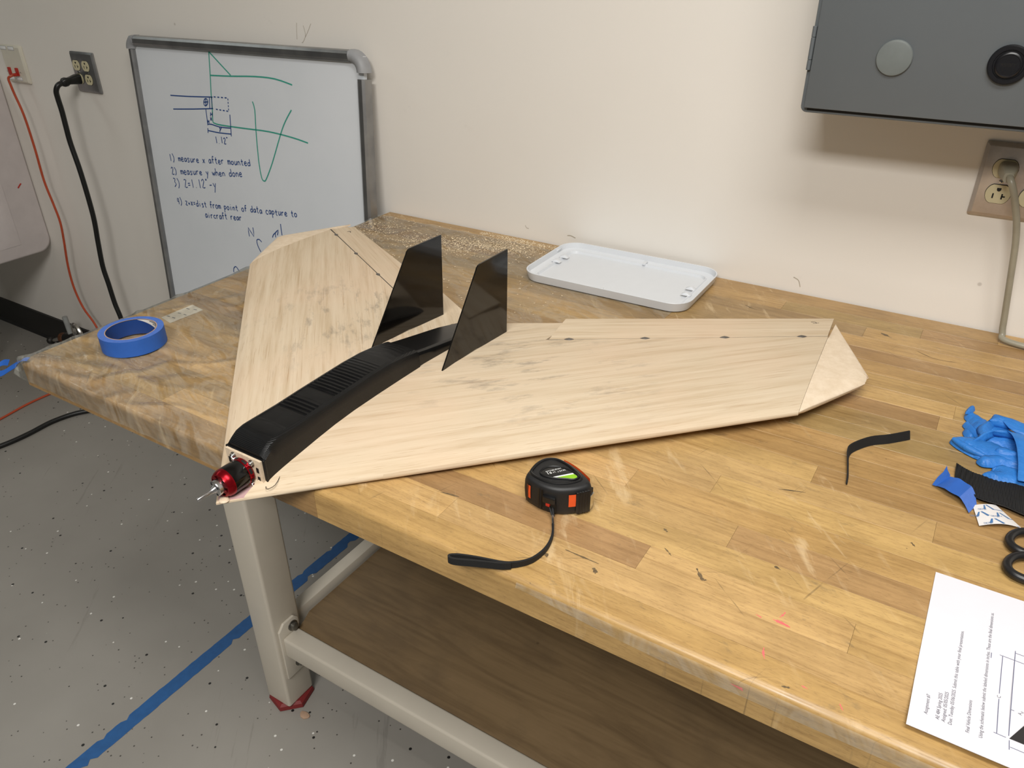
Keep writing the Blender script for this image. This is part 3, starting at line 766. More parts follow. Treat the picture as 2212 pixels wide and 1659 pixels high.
b = MB(); b.prism([(.9045, -.7868), (.9195, -.7700), (.9240, -.7715), (.9255, -.7735), (.9240, -.7775), (.9140, -.7820)], .0391, .0394); b.build('lime_flash', M_LIME, tm)
b = MB(); b.prism([(.9015, -.7872), (.9045, -.7868), (.9195, -.7700), (.9172, -.7690)], .0391, .0394); b.build('white_stripe', M_WPRINT, tm)
# orange side inserts, ribs and rear orange band
def side_patch(i0, i1, z0, z1, off=.0004, n=6):
    rows_ = []
    N = len(bs)
    for j in range(n+1):
        q = (i0 + (i1-i0)*j/n) % N; a, b_ = bs[int(q) % N], bs[(int(q)+1) % N]; t = q-int(q)
        x, y_ = lerp(a[0], b_[0], t), lerp(a[1], b_[1], t)
        d = Vector((x-cxm, y_-cym, 0)).normalized()*off
        rows_.append([(x+d.x, y_+d.y, z0), (x+d.x*1.4, y_+d.y*1.4, (z0+z1)/2), (x+d.x, y_+d.y, z1)])
    return rows_
def near_i(x, y_): return min(range(len(bs)), key=lambda i: (bs[i][0]-x)**2+(bs[i][1]-y_)**2)
for (x, y_, w, z0, z1) in ((.8785, -.8038, .8, .012, .030), (.9325, -.7945, 1.7, .014, .031)):
    i = near_i(x, y_); MB().grid(side_patch(i-w, i+w, z0, z1, .0006)).build('orange_insert', M_ORANGE, tm)
i0, i1 = near_i(.893, -.7472), near_i(.936, -.7635)
lo, hi = min(i0, i1), max(i0, i1)
MB().grid(side_patch(lo, hi, .022, .0355, .0012, 12)).build('orange_band', M_ORANGE, tm)
for x, y_ in ((.8775, -.8035), (.8800, -.8045), (.8960, -.8070), (.8985, -.8070), (.9010, -.8070), (.8700, -.7610), (.8715, -.7585), (.873, -.7565)):
    i = near_i(x, y_); MB().grid(side_patch(i-.18, i+.18, .006, .034, .0016, 2)).build('rib', M_CASE2, tm)
# nose with five grip ribs and the steel hook
nd = Vector((.0085, -.0115, 0)).normalized()
for j in range(5):
    p = Vector((.9352 + j*.0021, -.7925 + j*.0026, 0))
    b = MB(); b.prism([(p.x-.0008, p.y-.0006), (p.x+.0006, p.y-.0012), (p.x+.0040, p.y+.0005), (p.x+.0030, p.y+.0014)], .004, .034); b.build('grip_rib', M_CASE2, tm, bevel=.0003)
b = MB(); b.box(.9450, .9464, -.7800, -.7695, .0045, .0235); b.box(.9432, .9452, -.7790, -.7705, .0220, .0240)
hk = b.build('end_hook', M_CHROME, tm, bevel=.0004); hk['label'] = 'chrome end hook'
MB().box(.9425, .9449, -.7795, -.7700, .008, .030).build('tape_mouth', M_DARK, tm)
b = MB(); b.prism([(.899, -.806), (.915, -.8050), (.917, -.8095), (.901, -.8110)], .018, .027); b.build('lock_button', M_CASE2, tm, bevel=.0012)
MB().box(.9045, .9095, -.8100, -.8050, .0135, .0180).build('red_latch', M_REDJACK, tm, bevel=.0006)
MB().box(.9010, .9160, -.8075, -.8030, .0060, .0180).build('latch_recess', M_DARK, tm)
# wrist strap
for dx in (-.0014, .0014):
    MB().tube([(.9085+dx*2, -.8055, .0125), (.9120+dx*1.3, -.8090, .0110), (.9165+dx*.6, -.8135, .0062)], .0012, 8, 4).build('strap_cord', M_WEB, tm, smooth=True)
MB().tube([(.9160, -.8130, .0066), (.9185, -.8175, .0050), (.9222, -.8232, .0042)], .0017, 8, 3).build('ferrule', M_CHROME, tm, smooth=True)
def strap(path, h0, h1, th=.0009):
    P = spline(path, 5); rows_ = []; n = len(P); secs_ = []
    for i, p in enumerate(P):
        t = (P[min(i+1, n-1)]-P[max(i-1, 0)]); t.z = 0; t.normalize(); w = Vector((-t.y, t.x, 0))*th
        h = lerp(h0, h1, min(1, i/n*2.2))
        secs_.append([p-w, p+w, p+w+Vector((0, 0, h)), p-w+Vector((0, 0, h))])
    return MB().loft(secs_)
Z0 = .0012
path = [(.9215, -.8225, Z0), (.9265, -.8310, Z0), (.9315, -.8420, Z0), (.9350, -.8560, Z0), (.9355, -.8700, Z0), (.9320, -.8860, Z0), (.9240, -.8980, Z0), (.9130, -.9070, Z0), (.8990, -.9130, .0018), (.8830, -.9190, .003), (.8690, -.9245, .0035), (.8610, -.9285, .0035), (.8572, -.9320, .0035), (.8590, -.9345, .0035), (.8660, -.9335, .0035), (.8800, -.9265, .003), (.8960, -.9185, .0022), (.9090, -.9118, Z0), (.9180, -.9060, Z0)]
strap(path, .0040, .0085, .0012).build('wrist_strap', M_WEB, tm, smooth=True, angle=50)

# ------------------------------------------------------------------ text
def text_mesh(s, name, mat, parent, org, xd, yd, length=None, size=.004, lift=.0, sx=None, align='LEFT', world=True):
    cu = bpy.data.curves.new('text', 'FONT'); cu.body = s; cu.size = 1.0; cu.align_x = align
    cu.resolution_u = 2
    ob = bpy.data.objects.new('text_tmp', cu); COL.objects.link(ob)
    dg = bpy.context.evaluated_depsgraph_get()
    me = bpy.data.meshes.new_from_object(ob.evaluated_get(dg)); bpy.data.objects.remove(ob)
    xs = [v.co.x for v in me.vertices]; w = max(xs)-min(xs); x0 = min(xs)
    k = (length/w) if length else (sx or size)
    X = Vector(xd).normalized(); Y = Vector(yd).normalized(); Nn = X.cross(Y); O = Vector(org) + Nn*lift
    off = Vector(root_of(parent).location) if world else Vector((0, 0, 0))
    for v in me.vertices: v.co = O + X*((v.co.x - (x0 if length else 0))*k) + Y*(v.co.y*size) - off
    me.name = name; me.materials.clear(); me.materials.append(mat)
    o = bpy.data.objects.new(name, me); COL.objects.link(o); o.parent = parent; return o
tx = Vector((.9050-.8920, -.7685+.7862, 0)); ty = Vector((-tx.y, tx.x, 0))
text_mesh('PITTSBURGH', 'lettering', M_WPRINT, tm, (.8905, -.7840, .0393), tx, ty, length=.0190, size=.0031, lift=.0002)
text_mesh('16', 'lettering', M_WPRINT, tm, (.8945, -.7862, .0393), tx, ty, length=.0052, size=.0062, lift=.0002)
text_mesh('FT.', 'lettering', M_WPRINT, tm, (.8985, -.7808, .0393), tx, ty, length=.0036, size=.0034, lift=.0002)
text_mesh('x 3/4 IN.', 'lettering', M_WPRINT, tm, (.9020, -.7770, .0393), tx, ty, length=.0105, size=.0038, lift=.0002)

# ------------------------------------------------------------------ roll of blue tape
rl = empty('tape_roll', (.1095, -.7850, .0012))
tag(rl, 'roll of blue masking tape lying flat on the film at the left', 'tape roll')
RO, RI, RH = .0500, .0385, .0268
cx, cy, z0 = .1095, -.7850, .0028
b = MB(); b.lathe([(RI+.0014, z0), (RO, z0), (RO, z0+RH), (RI+.0014, z0+RH)], (cx, cy, 0), (0, 0, 1), n=72, cap=False)
b.m = [0]*len(b.f)
for i, f in enumerate(b.f):
    if all(abs(b.v[k_][2]-z0-RH) < 1e-6 for k_ in f): b.m[i] = 1
b.build('tape_winding', [M_BLUE, M_BLUE2], rl, smooth=True, angle=30)
b = MB(); b.lathe([(RI, z0), (RI+.0014, z0), (RI+.0014, z0+RH+.0002), (RI, z0+RH+.0002)], (cx, cy, 0), (0, 0, 1), n=72, cap=False)
core = b.build('core', M_CORE, rl, smooth=True, angle=30); core['label'] = 'cardboard core'
def liner(a0, a1, f0, f1, name, mat, off=.0003, n=24):
    rows_ = []
    for j in range(n+1):
        q = j/n; a = lerp(a0, a1, q); r = RI-off
        rows_.append([(cx+r*math.cos(a), cy+r*math.sin(a), z0+RH*lerp(f0(q), f1(q), w)) for w in (0, .5, 1)])
    return MB().grid(rows_).build(name, mat, core, smooth=True)
liner(-PI, PI, lambda q: .02, lambda q: .985, 'blue_liner', M_COREBLUE, n=72)
A0, A1 = 2.28, .35    # the white printed wedge on the far inner face
liner(A0, A1, lambda q: .98-.95*q, lambda q: .985, 'white_wedge', M_LINERW, .0006)
for j in range(4):
    liner(lerp(A0, A1, .30+.1*j), lerp(A0, A1, .93), lambda q, j=j: .90-.13*j, lambda q, j=j: .945-.13*j, 'print_line', M_INK, .0008)
liner(lerp(A0, A1, .42), lerp(A0, A1, .53), lambda q: .40, lambda q: .53, 'print_mark', M_INK, .0008)

# ------------------------------------------------------------------ storage-box lid by the wall
lid = empty('storage_box_lid', (.675, -.108, 0))
tag(lid, 'white plastic tray-like box lid with raised rim, upside down by the wall', 'box lid')
lx0, lx1, ly0, ly1 = .509, .840, -.210, -.012
rot_l = math.radians(.6)
def lidpt(x, y_, z): 
    dx, dy = x-.675, y_+.111
    return (.675+dx*math.cos(rot_l)-dy*math.sin(rot_l), -.111+dx*math.sin(rot_l)+dy*math.cos(rot_l), z)
secs = []
for ins, z in ((.006, .0012), (.001, .0025), (-.0010, .008), (-.0040, .0195), (-.0032, .0203), (-.0014, .0200), (.0008, .0100), (.0060, .0075), (.0150, .0075), (.0165, .0095), (.0180, .0095), (.0200, .0045)):
    r = .034-ins
    secs.append([lidpt(x, y_, z) for x, y_ in rrect(lx0+ins, lx1-ins, ly0+ins, ly1-ins, r, 7)])
MB().loft(secs).build('lid_shell', M_LID, lid, smooth=True, angle=40)
for x, y_ in ((.531, -.075), (.529, -.105), (.815, -.105), (.817, -.135)):
    w = .010
    vs_ = [lidpt(x-w, y_-.006, .0085), lidpt(x+w, y_-.006, .0085), lidpt(x+w, y_+.006, .0085), lidpt(x-w, y_+.006, .0085), lidpt(x-w*.2, y_-.004, .0135), lidpt(x+w*.2, y_-.004, .0135), lidpt(x+w*.2, y_+.004, .0135), lidpt(x-w*.2, y_+.004, .0135)]
    MB().add(vs_, [(3,2,1,0),(4,5,6,7),(0,1,5,4),(1,2,6,5),(2,3,7,6),(3,0,4,7)]).build('snap_rib', M_LID, lid, bevel=.0008)
for x, y_ in ((.690, -.026), (.672, -.196)):
    b = MB(); b.add([lidpt(x+dx, y_+dy, z) for z in (.0075, .0120) for dx, dy in ((-.003, -.008), (.003, -.008), (.003, .008), (-.003, .008))], [(3,2,1,0),(4,5,6,7),(0,1,5,4),(1,2,6,5),(2,3,7,6),(3,0,4,7)])
    b.build('rim_notch', M_LID, lid, bevel=.0008)
b = MB(); b.add([lidpt(x, y_, z) for z in (.0135, .0175) for x, y_ in ((.5078, -.066), (.5112, -.066), (.5112, -.049), (.5078, -.049))], [(3,2,1,0),(4,5,6,7),(0,1,5,4),(1,2,6,5),(2,3,7,6),(3,0,4,7)])
b.build('catch', M_LID, lid, bevel=.0006)

# ------------------------------------------------------------------ whiteboard leaning behind the left end of the bench
WO = Vector((-.8639, -.0200, .3636)); WX = Vector((.99998, -.0006, .0068)); WZ = Vector((-.00676, .08382, .99646))
WX.normalize(); WZ = (WZ - WX*WZ.dot(WX)).normalized(); WN = WX.cross(WZ)   # WN points away from the wall (-y)
if WN.y > 0: WN = -WN
WW, WH = .8585, 1.195
wb = empty('whiteboard', tuple(WO + WX*WW/2 - WZ*WH))
tag(wb, 'aluminium-framed whiteboard with blue and green marker notes leaning on the wall', 'whiteboard')
def wbp(x, z, d=0): return WO + WX*x + WZ*z + WN*d
def wb_slab(x0, x1, z0_, z1_, d0, d1, name, mat, parent=wb, **kw):
    vs_ = [wbp(x, z, d) for d in (d0, d1) for x, z in ((x0, z0_), (x1, z0_), (x1, z1_), (x0, z1_))]
    return MB().add(vs_, [(3,2,1,0),(4,5,6,7),(0,1,5,4),(1,2,6,5),(2,3,7,6),(3,0,4,7)]).build(name, mat, parent, **kw)
panel = wb_slab(.012, WW-.012, -WH+.012, -.012, -.006, .004, 'panel', M_WB)
def wb_bar(a, b_, w, d, name):
    """rounded frame rail from a to b (board x,z), w wide, d deep"""
    A = Vector((a[0], a[1])); B_ = Vector((b_[0], b_[1])); t = (B_-A).normalized(); nrm = Vector((-t.y, t.x))
    prof = [(-w/2, -.008), (-w/2, .004), (-w*.42, d*.75), (-w*.2, d), (w*.2, d), (w*.42, d*.75), (w/2, .004), (w/2, -.008)]
    secs_ = [[wbp(P.x+nrm.x*o, P.y+nrm.y*o, dd) for o, dd in prof] for P in (A, B_)]
    return MB().loft(secs_).build(name, M_FRAME, wb, smooth=True, angle=25)
fw = .027
wb_bar((.016, -fw/2), (WW-.045, -fw/2), fw, .017, 'frame_rail')
wb_bar((.016, -WH+fw/2), (WW-.016, -WH+fw/2), fw, .017, 'frame_rail')
wb_bar((fw/2, -.035), (fw/2, -WH+.016), fw*.8, .015, 'frame_rail')
wb_bar((WW-fw/2, -.060), (WW-fw/2, -WH+.016), fw, .017, 'frame_rail')
def wb_corner(cx_, cz_, sx_, sz_, R):
    rows_ = []
    for i in range(8):
        a = i/7*PI/2; ca, sa = math.cos(a), math.sin(a); row = []
        for r, d in ((R, -.008), (R, .006), (R-.004, .0165), (R-.012, .0195), (R-fw+.004, .0165), (R-fw-.002, .004), (R-fw-.002, -.008)):
            row.append(wbp(cx_+sx_*r*ca, cz_+sz_*r*sa, d))
        rows_.append(row)
    b = MB(); b.loft(rows_, closed=True, cap=True); b.build('corner_cap', M_CAPGREY, wb, smooth=True, angle=50)
wb_corner(WW-.046, -.046, 1, 1, .0475); wb_corner(.034, -.034, -1, 1, .0355)
wb_corner(WW-.034, -WH+.034, 1, -1, .0345); wb_corner(.034, -WH+.034, -1, -1, .0345)
def stroke(b, pts, w=.0021, sm=3):
    P = [Vector((p[0], p[1], 0)) for p in pts]
    if len(P) > 2 and sm > 1: P = spline(P, sm)
    n = len(P); L = []; R = []
    for i, p in enumerate(P):
        t = P[min(i+1, n-1)]-P[max(i-1, 0)]
        if t.length < 1e-9: t = Vector((1, 0, 0))
        t.normalize(); q = Vector((-t.y, t.x, 0))*w/2
        L.append(wbp(p.x+q.x, p.y+q.y, .0046)); R.append(wbp(p.x-q.x, p.y-q.y, .0046))
    b.grid([L, R])
G = [[(.3278,-.0275),(.3221,-.0821),(.3165,-.128),(.3135,-.166),(.3094,-.1958),(.3143,-.2019),(.3438,-.2046),(.4337,-.2045),(.52,-.204),(.6021,-.2102),(.6554,-.2179)],
     [(.3287,-.0274),(.4008,-.0787)], [(.3232,-.0834),(.3982,-.0808),(.489,-.076),(.5588,-.077),(.6174,-.0869)],
     [(.471,-.1358),(.4764,-.1556),(.473,-.2042),(.4713,-.2568),(.4719,-.2953),(.4761,-.3249),(.484,-.3315),(.4938,-.3242),(.5218,-.2806),(.5614,-.2071),(.5822,-.1744),(.6074,-.1448)]]
for g in G:
    b = MB(); stroke(b, g, .0034); b.build('green_marker_line', M_INKGREEN, panel)
BL = [[(.1467,-.1448),(.2254,-.142),(.3204,-.1364)], [(.1506,-.1799),(.2378,-.1728),(.3169,-.1651)], [(.3078,-.1373),(.3037,-.1662)], [(.3166,-.1367),(.3127,-.1655)],
      [(.2825,-.1515),(.2873,-.1441),(.2952,-.1423),(.2995,-.1481),(.2955,-.1563),(.2876,-.1608),(.2825,-.1582),(.2825,-.1515)], [(.2824,-.1521),(.3002,-.1495)], [(.2927,-.1428),(.2886,-.1604)],
      [(.2872,-.1696),(.2869,-.2098)], [(.3801,-.175),(.3756,-.2297)], [(.2854,-.2174),(.2838,-.2297)], [(.2851,-.2235),(.3306,-.2252),(.3767,-.2237)],
      [(.2874,-.2073),(.3027,-.206),(.3335,-.21),(.3771,-.2089)], [(.3324,-.211),(.3347,-.2158)], [(.3403,-.2108),(.3312,-.2221)],
      [(.3002,-.1887),(.3061,-.1961)], [(.3061,-.1887),(.3002,-.1961)], [(.3047,-.1755),(.3025,-.1861)], [(.3117,-.175),(.3096,-.1854)], [(.3036,-.1805),(.3106,-.1800)],
      [(.2885,-.196),(.2885,-.2040)], [(.2935,-.196),(.2935,-.2040)], [(.2885,-.200),(.2935,-.200)],
      [(.4411,-.5295),(.4316,-.5141),(.4298,-.4983),(.4405,-.4949),(.4485,-.5007)], [(.4936,-.4806),(.4985,-.4720),(.506,-.4662),(.5188,-.4559),(.5139,-.471)], [(.506,-.4662),(.5062,-.4780)], [(.5298,-.4379),(.5314,-.4682)],
      [(.3165,-.6116),(.3185,-.6),(.3255,-.5935),(.3322,-.5943),(.3417,-.6055)]]
def dashes(a, b_, n):
    return [[(lerp(a[0], b_[0], (i+.15)/n), lerp(a[1], b_[1], (i+.15)/n)), (lerp(a[0], b_[0], (i+.7)/n), lerp(a[1], b_[1], (i+.7)/n))] for i in range(n)]
BL += dashes((.3228, -.1356), (.3796, -.1343), 4) + dashes((.3796, -.1343), (.3771, -.1672), 4) + dashes((.3771, -.1672), (.3237, -.1658), 4)
b = MB()
for g in BL: stroke(b, g, .0028, 2)
b.build('blue_marker_diagram', M_INKBLUE, panel)
GL = {
 'a': [[(.78,.85),(.4,1),(.06,.5),(.3,0),(.72,.4),(.8,1),(.85,0)]], 'c': [[(.8,.8),(.4,1),(.05,.5),(.4,0),(.85,.15)]],
 'd': [[(.75,.8),(.3,.95),(.05,.45),(.3,0),(.72,.3)],[(.8,1.9),(.8,0)]], 'e': [[(.08,.5),(.75,.58),(.6,.98),(.25,.92),(.05,.4),(.35,0),(.85,.15)]],
 'f': [[(.85,1.6),(.55,1.8),(.38,1.3),(.36,0)],[(.1,.9),(.8,1)]], 'h': [[(.1,1.9),(.1,0)],[(.1,.6),(.45,1),(.75,.7),(.78,0)]], 'i': [[(.4,1),(.4,0)],[(.4,1.4),(.43,1.5)]],
 'm': [[(.05,1),(.05,0)],[(.05,.7),(.28,1),(.45,.7),(.45,0)],[(.45,.7),(.7,1),(.88,.7),(.9,0)]], 'n': [[(.1,1),(.1,0)],[(.1,.65),(.45,1),(.75,.7),(.78,0)]],
 'o': [[(.45,1),(.1,.7),(.1,.25),(.45,0),(.8,.3),(.8,.75),(.45,1)]], 'p': [[(.1,1),(.1,-.9)],[(.1,.75),(.5,1),(.8,.6),(.5,.08),(.1,.3)]],
 'r': [[(.12,1),(.12,0)],[(.12,.55),(.4,1),(.75,.9)]], 's': [[(.75,.9),(.35,1),(.2,.7),(.65,.4),(.6,.05),(.1,.05)]], 't': [[(.42,1.6),(.4,.2),(.75,0)],[(.1,1),(.75,1.05)]],
 'u': [[(.1,1),(.15,.15),(.45,0),(.75,.4)],[(.78,1),(.82,0)]], 'w': [[(0,1),(.22,0),(.45,.8),(.68,0),(.92,1)]], 'x': [[(.1,1),(.8,0)],[(.8,1),(.1,0)]],
 'y': [[(.1,1),(.45,.3)],[(.85,1),(.2,-.85)]], 'z': [[(.1,1),(.8,1),(.1,0),(.85,0)]], 'Z': [[(.1,1.7),(.8,1.7),(.1,0),(.9,0)]], '1': [[(.45,1.8),(.45,0)]],
 '2': [[(.1,1.4),(.45,1.8),(.78,1.35),(.1,0),(.9,.05)]], '3': [[(.1,1.7),(.7,1.6),(.4,1),(.75,.5),(.1,0)]], '4': [[(.3,1.7),(.12,.8),(.75,.8)],[(.65,1.7),(.65,0)]],
 ')': [[(.2,2.0),(.6,1.2),(.55,.3),(.15,-.3)]], '=': [[(.1,.9),(.75,.95)],[(.1,.45),(.75,.5)]], '-': [[(.1,.6),(.75,.65)]], '.': [[(.3,0),(.36,.1)]], '"': [[(.3,1.9),(.25,1.55)],[(.55,1.9),(.5,1.55)]],
 '+': [[(.1,.6),(.8,.6)],[(.45,1),(.45,.2)]], 'N': [[(.1,0),(.15,1.8),(.75,0),(.85,1.85)]], 'q': [[(.8,.8),(.3,1),(.05,.5),(.4,.1),(.8,.5)]], ' ': []}
def write(s, a, b_, xh, w=.0025, name='handwriting'):
    A = Vector((a[0], a[1])); B_ = Vector((b_[0], b_[1])); n = len(s); step = (B_-A).length/(n-.1); t = (B_-A).normalized(); up = Vector((-t.y, t.x))
    mb = MB(); rg = random.Random(len(s)*7+n)
    for i, ch in enumerate(s):
        o = A + t*step*i + up*rg.uniform(-.0008, .0008); k = xh*rg.uniform(.9, 1.1)
        for pl_ in GL.get(ch, []):
            stroke(mb, [(o.x + t.x*px*step*.88 + up.x*py*k, o.y + t.y*px*step*.88 + up.y*py*k) for px, py in pl_], w, 2)
    return mb.build(name, M_INKBLUE, panel)
write('1.12"', (.3100, -.2535), (.3640, -.2500), .0088)
write('1) measure x after mounted', (.1010, -.3235), (.4390, -.2985), .0100)
write('2) measure y when done', (.1010, -.3603), (.4020, -.3310), .0105)
write('3) Z=1.12"-y', (.1040, -.3960), (.2900, -.3770), .0130)
write('4) z+x=dist from point of data capture to', (.1070, -.4460), (.5960, -.4105), .0100)
write('aircraft rear', (.2243, -.4680), (.3800, -.4520), .0100)
write('N', (.3990, -.4925), (.4270, -.4890), .0125)

# ------------------------------------------------------------------ fixtures on the wall
def wp(name, x0, x1, z0_, z1_, mat, d=.0055, parent=None):
    """wall plate with a sloped rim"""
    secs_ = [[(x, -y_, z) for x, z in rrect(x0+i, x1-i, z0_+i, z1_-i, max(.0006, .003-i), 2)] for y_, i in ((-.0035, 0), (.0010, 0), (d*.8, .0045), (d, .0060))]
    return MB().loft(secs_).build(name, mat, parent, smooth=True, angle=30)
def receptacle(parent, cx_, cz_, slots=True):
    h, w = .0142, .0172
    pts = []
    for i in range(24):
        a = 2*PI*i/24; x, z = w*math.cos(a), w*math.sin(a); z = max(-h, min(h, z)); pts.append((cx_+x, cz_+z))
    MB().prism([(cx_+(x-cx_)*1.04, cz_+(z-cz_)*1.05) for x, z in pts], -.0061, -.0050, frame=lambda v: (v[0], v[2], v[1])).build('receptacle_gap', M_DARK, parent)
    r = MB().prism(pts, -.0078, -.0052, frame=lambda v: (v[0], v[2], v[1])).build('receptacle', M_IVORY, parent)
    if slots:
        for dx, dz, w_, h_ in ((-.0062, -.0030, .0011, .0038), (.0062, -.0030, .0011, .0042), (.0084, -.0030, .0022, .0011)):
            MB().box(cx_+dx-w_, cx_+dx+w_, -.0081, -.0075, cz_+dz-h_, cz_+dz+h_).build('slot', M_DARK, r)
        pr = [(cx_+.0030*math.cos(a), cz_+.0074+.0030*math.sin(a)) for a in [PI + PI*i/6 for i in range(7)]] + [(cx_+.0030, cz_+.0098), (cx_-.0030, cz_+.0098)]
        MB().prism(pr, -.0081, -.0075, frame=lambda v: (v[0], v[2], v[1])).build('slot', M_DARK, r)
    return r
def wall_screw(parent, x, z):
    MB().lathe([(.0036, 0), (.0034, .0012), (.0020, .0019), (.0001, .0020)], (x, -.0052, z), (0, -1, 0), n=14).build('plate_screw', M_CHROME, parent, smooth=True)
    for w_, h_ in ((.0026, .0004), (.0004, .0026)): MB().box(x-w_, x+w_, -.0074, -.0068, z-h_, z+h_).build('screw_slot', M_DARK, parent)
# right outlet
oR = empty('wall_outlet', (1.2790, 0, .1915))
tag(oR, 'stainless steel double outlet plate under the grey electrical box', 'outlet')
wp('cover_plate', 1.2215, 1.3365, .1915, .3058, M_STAINLESS, parent=oR)
for cx_ in (1.2560, 1.3020):
    receptacle(oR, cx_, .2680, cx_ > 1.28); receptacle(oR, cx_, .2290); wall_screw(oR, cx_, .2485)
cord = empty('electric_cable', (1.2600, -.0085, .15))
tag(cord, 'grey power cord plugged into the stainless outlet under the electrical box', 'power cable')
secs_ = []
for d, w_, h_, dz in ((.0090, .0125, .0110, 0), (.0200, .0125, .0115, 0), (.0300, .0105, .0105, -.002), (.0370, .0080, .0085, -.004), (.0420, .0065, .0070, -.006)):
    secs_.append([(1.2590+x+ (d-.0085)*.12, -d, .2690+dz+z) for x, z in rrect(-w_, w_, -h_, h_, min(w_, h_)*.6, 4)])
pg = MB().loft(secs_).build('plug', M_GREYCORD, cord, smooth=True, angle=45)
MB().tube([(1.2640, -.0380, .2645), (1.2670, -.0480, .2610), (1.2735, -.0500, .2490), (1.2800, -.0480, .2330), (1.2860, -.0450, .2160), (1.2925, -.0420, .1950), (1.3000, -.0380, .1600), (1.3090, -.0330, .1000), (1.3170, -.0280, .0450), (1.3220, -.0300, .0140), (1.3300, -.0400, .0062), (1.3900, -.0500, .0060), (1.5000, -.0450, .0060)], .0050, 12, 5).build('cord', M_GREYCORD, cord, smooth=True)
# left quad outlet
oL = empty('wall_outlet', (-1.148, 0, .189))
tag(oL, 'grey metal four-socket outlet plate left of the whiteboard', 'outlet')
wp('cover_plate', -1.2065, -1.0925, .1885, .3025, M_FRAME, parent=oL)
for cx_ in (-1.1805, -1.1345):
    for cz_ in (.2645, .2265): receptacle(oL, cx_+.002, cz_)
    wall_screw(oL, cx_+.002, .2455)
# black cable
cb = empty('power_cable', (-1.1785, -.0085, .10))
tag(cb, 'thick black power cable hanging from the four-socket wall outlet', 'power cable')
secs_ = []
PX, PZ = -1.1785, .2265
for d, w_, h_, dz, dx in ((.0090, .0130, .0140, 0, 0), (.0200, .0135, .0140, 0, 0), (.0320, .0120, .0115, -.001, 0), (.0440, .0100, .0095, -.002, 0), (.0520, .0120, .0125, -.003, 0), (.0600, .0115, .0120, -.004, 0), (.0660, .0075, .0080, -.005, 0)):
    secs_.append([(PX+x+dx, -d, PZ+dz+z) for x, z in rrect(-w_, w_, -h_, h_, min(w_, h_)*.6, 4)])
MB().loft(secs_).build('plug', M_CORDBLK, cb, smooth=True, angle=45)
path = [(-1.1785, -.0600, .2215), (-1.1770, -.0780, .2180), (-1.1830, -.0860, .2020), (-1.1910, -.0830, .1800), (-1.1940, -.0800, .1430), (-1.1960, -.0800, .0960), (-1.1970, -.0800, .0469), (-1.1861, -.0800, -.0439), (-1.1846, -.0800, -.1773), (-1.2000, -.0800, -.2700), (-1.2128, -.0800, -.3565), (-1.2080, -.0800, -.4200), (-1.2037, -.0800, -.4893), (-1.1928, -.0800, -.5373), (-1.1820, -.0800, -.6200), (-1.1780, -.0850, -.7300), (-1.1760, -.1000, -.8000), (-1.1800, -.1400, FLOOR+.0090), (-1.1920, -.2000, FLOOR+.0085), (-1.1980, -.2550, FLOOR+.0085), (-1.2330, -.3120, FLOOR+.0085), (-1.2490, -.3840, FLOOR+.0085), (-1.2430, -.4670, FLOOR+.0085), (-1.2500, -.5530, FLOOR+.0085), (-1.2900, -.7000, FLOOR+.0085), (-1.4000, -.9000, FLOOR+.0085)]
MB().tube(path, .0078, 10, 5).build('cable', M_CORDBLK, cb, smooth=True)
# data plate and orange network cable
dp = empty('data_outlet', (-1.531, 0, .188))
tag(dp, 'cream plastic data wall plate with two red jacks, far left', 'data outlet')
wp('cover_plate', -1.5900, -1.4730, .1880, .3020, M_CREAMPL, .0060, parent=dp)
for x, z in ((-1.5650, .2230), (-1.5220, .2230)):
    MB().box(x-.0070, x+.0070, -.0105, -.0055, z-.0120, z+.0120).build('jack', M_REDJACK, dp, bevel=.0010)['label'] = 'red jack'
for x, z in ((-1.5680, .2020), (-1.5230, .2020), (-1.5680, .2930), (-1.5230, .2930)):
    MB().box(x-.0160, x+.0160, -.0068, -.0055, z-.0045, z+.0045).build('label_window', M_WPRINT, dp, bevel=.0004)
    MB().box(x-.0172, x+.0172, -.0062, -.0055, z-.0056, z+.0056).build('window_rim', M_CAPGREY, dp)
for x in (-1.5820, -1.5060): text_mesh('M12', 'jack_number', M_INK, dp, (x-.0035, -.0066, .2200), (1, 0, 0), (0, 0, 1), length=.0075, size=.0050)
oc = empty('network_cable', (-1.5200, -.012, .10))
tag(oc, 'thin orange network cable hanging from the data wall plate', 'network cable')
MB().box(-1.5285, -1.5165, -.0260, -.0108, .2110, .2200).build('connector', M_REDJACK, oc, bevel=.0010)
path = [(-1.5220, -.0220, .2150), (-1.5120, -.0330, .2150), (-1.5200, -.0420, .2080), (-1.5180, -.0420, .1850), (-1.5159, -.0400, .1577), (-1.4983, -.0400, .0946), (-1.4941, -.0400, -.0088), (-1.4986, -.0400, -.1175), (-1.4846, -.0400, -.1955), (-1.4762, -.0400, -.2597), (-1.4893, -.0400, -.3293), (-1.5143, -.0400, -.4296), (-1.5193, -.0400, -.5153), (-1.4974, -.0400, -.5900), (-1.4496, -.0400, -.6484), (-1.4150, -.0450, -.7300), (-1.4200, -.0700, -.8000), (-1.4350, -.1300, FLOOR+.0050), (-1.4440, -.2520, FLOOR+.0042), (-1.4430, -.3540, FLOOR+.0042), (-1.4250, -.4600, FLOOR+.0042), (-1.4000, -.6500, FLOOR+.0042)]
MB().tube(path, .0038, 8, 5).build('cable', M_CORDORG, oc, smooth=True)

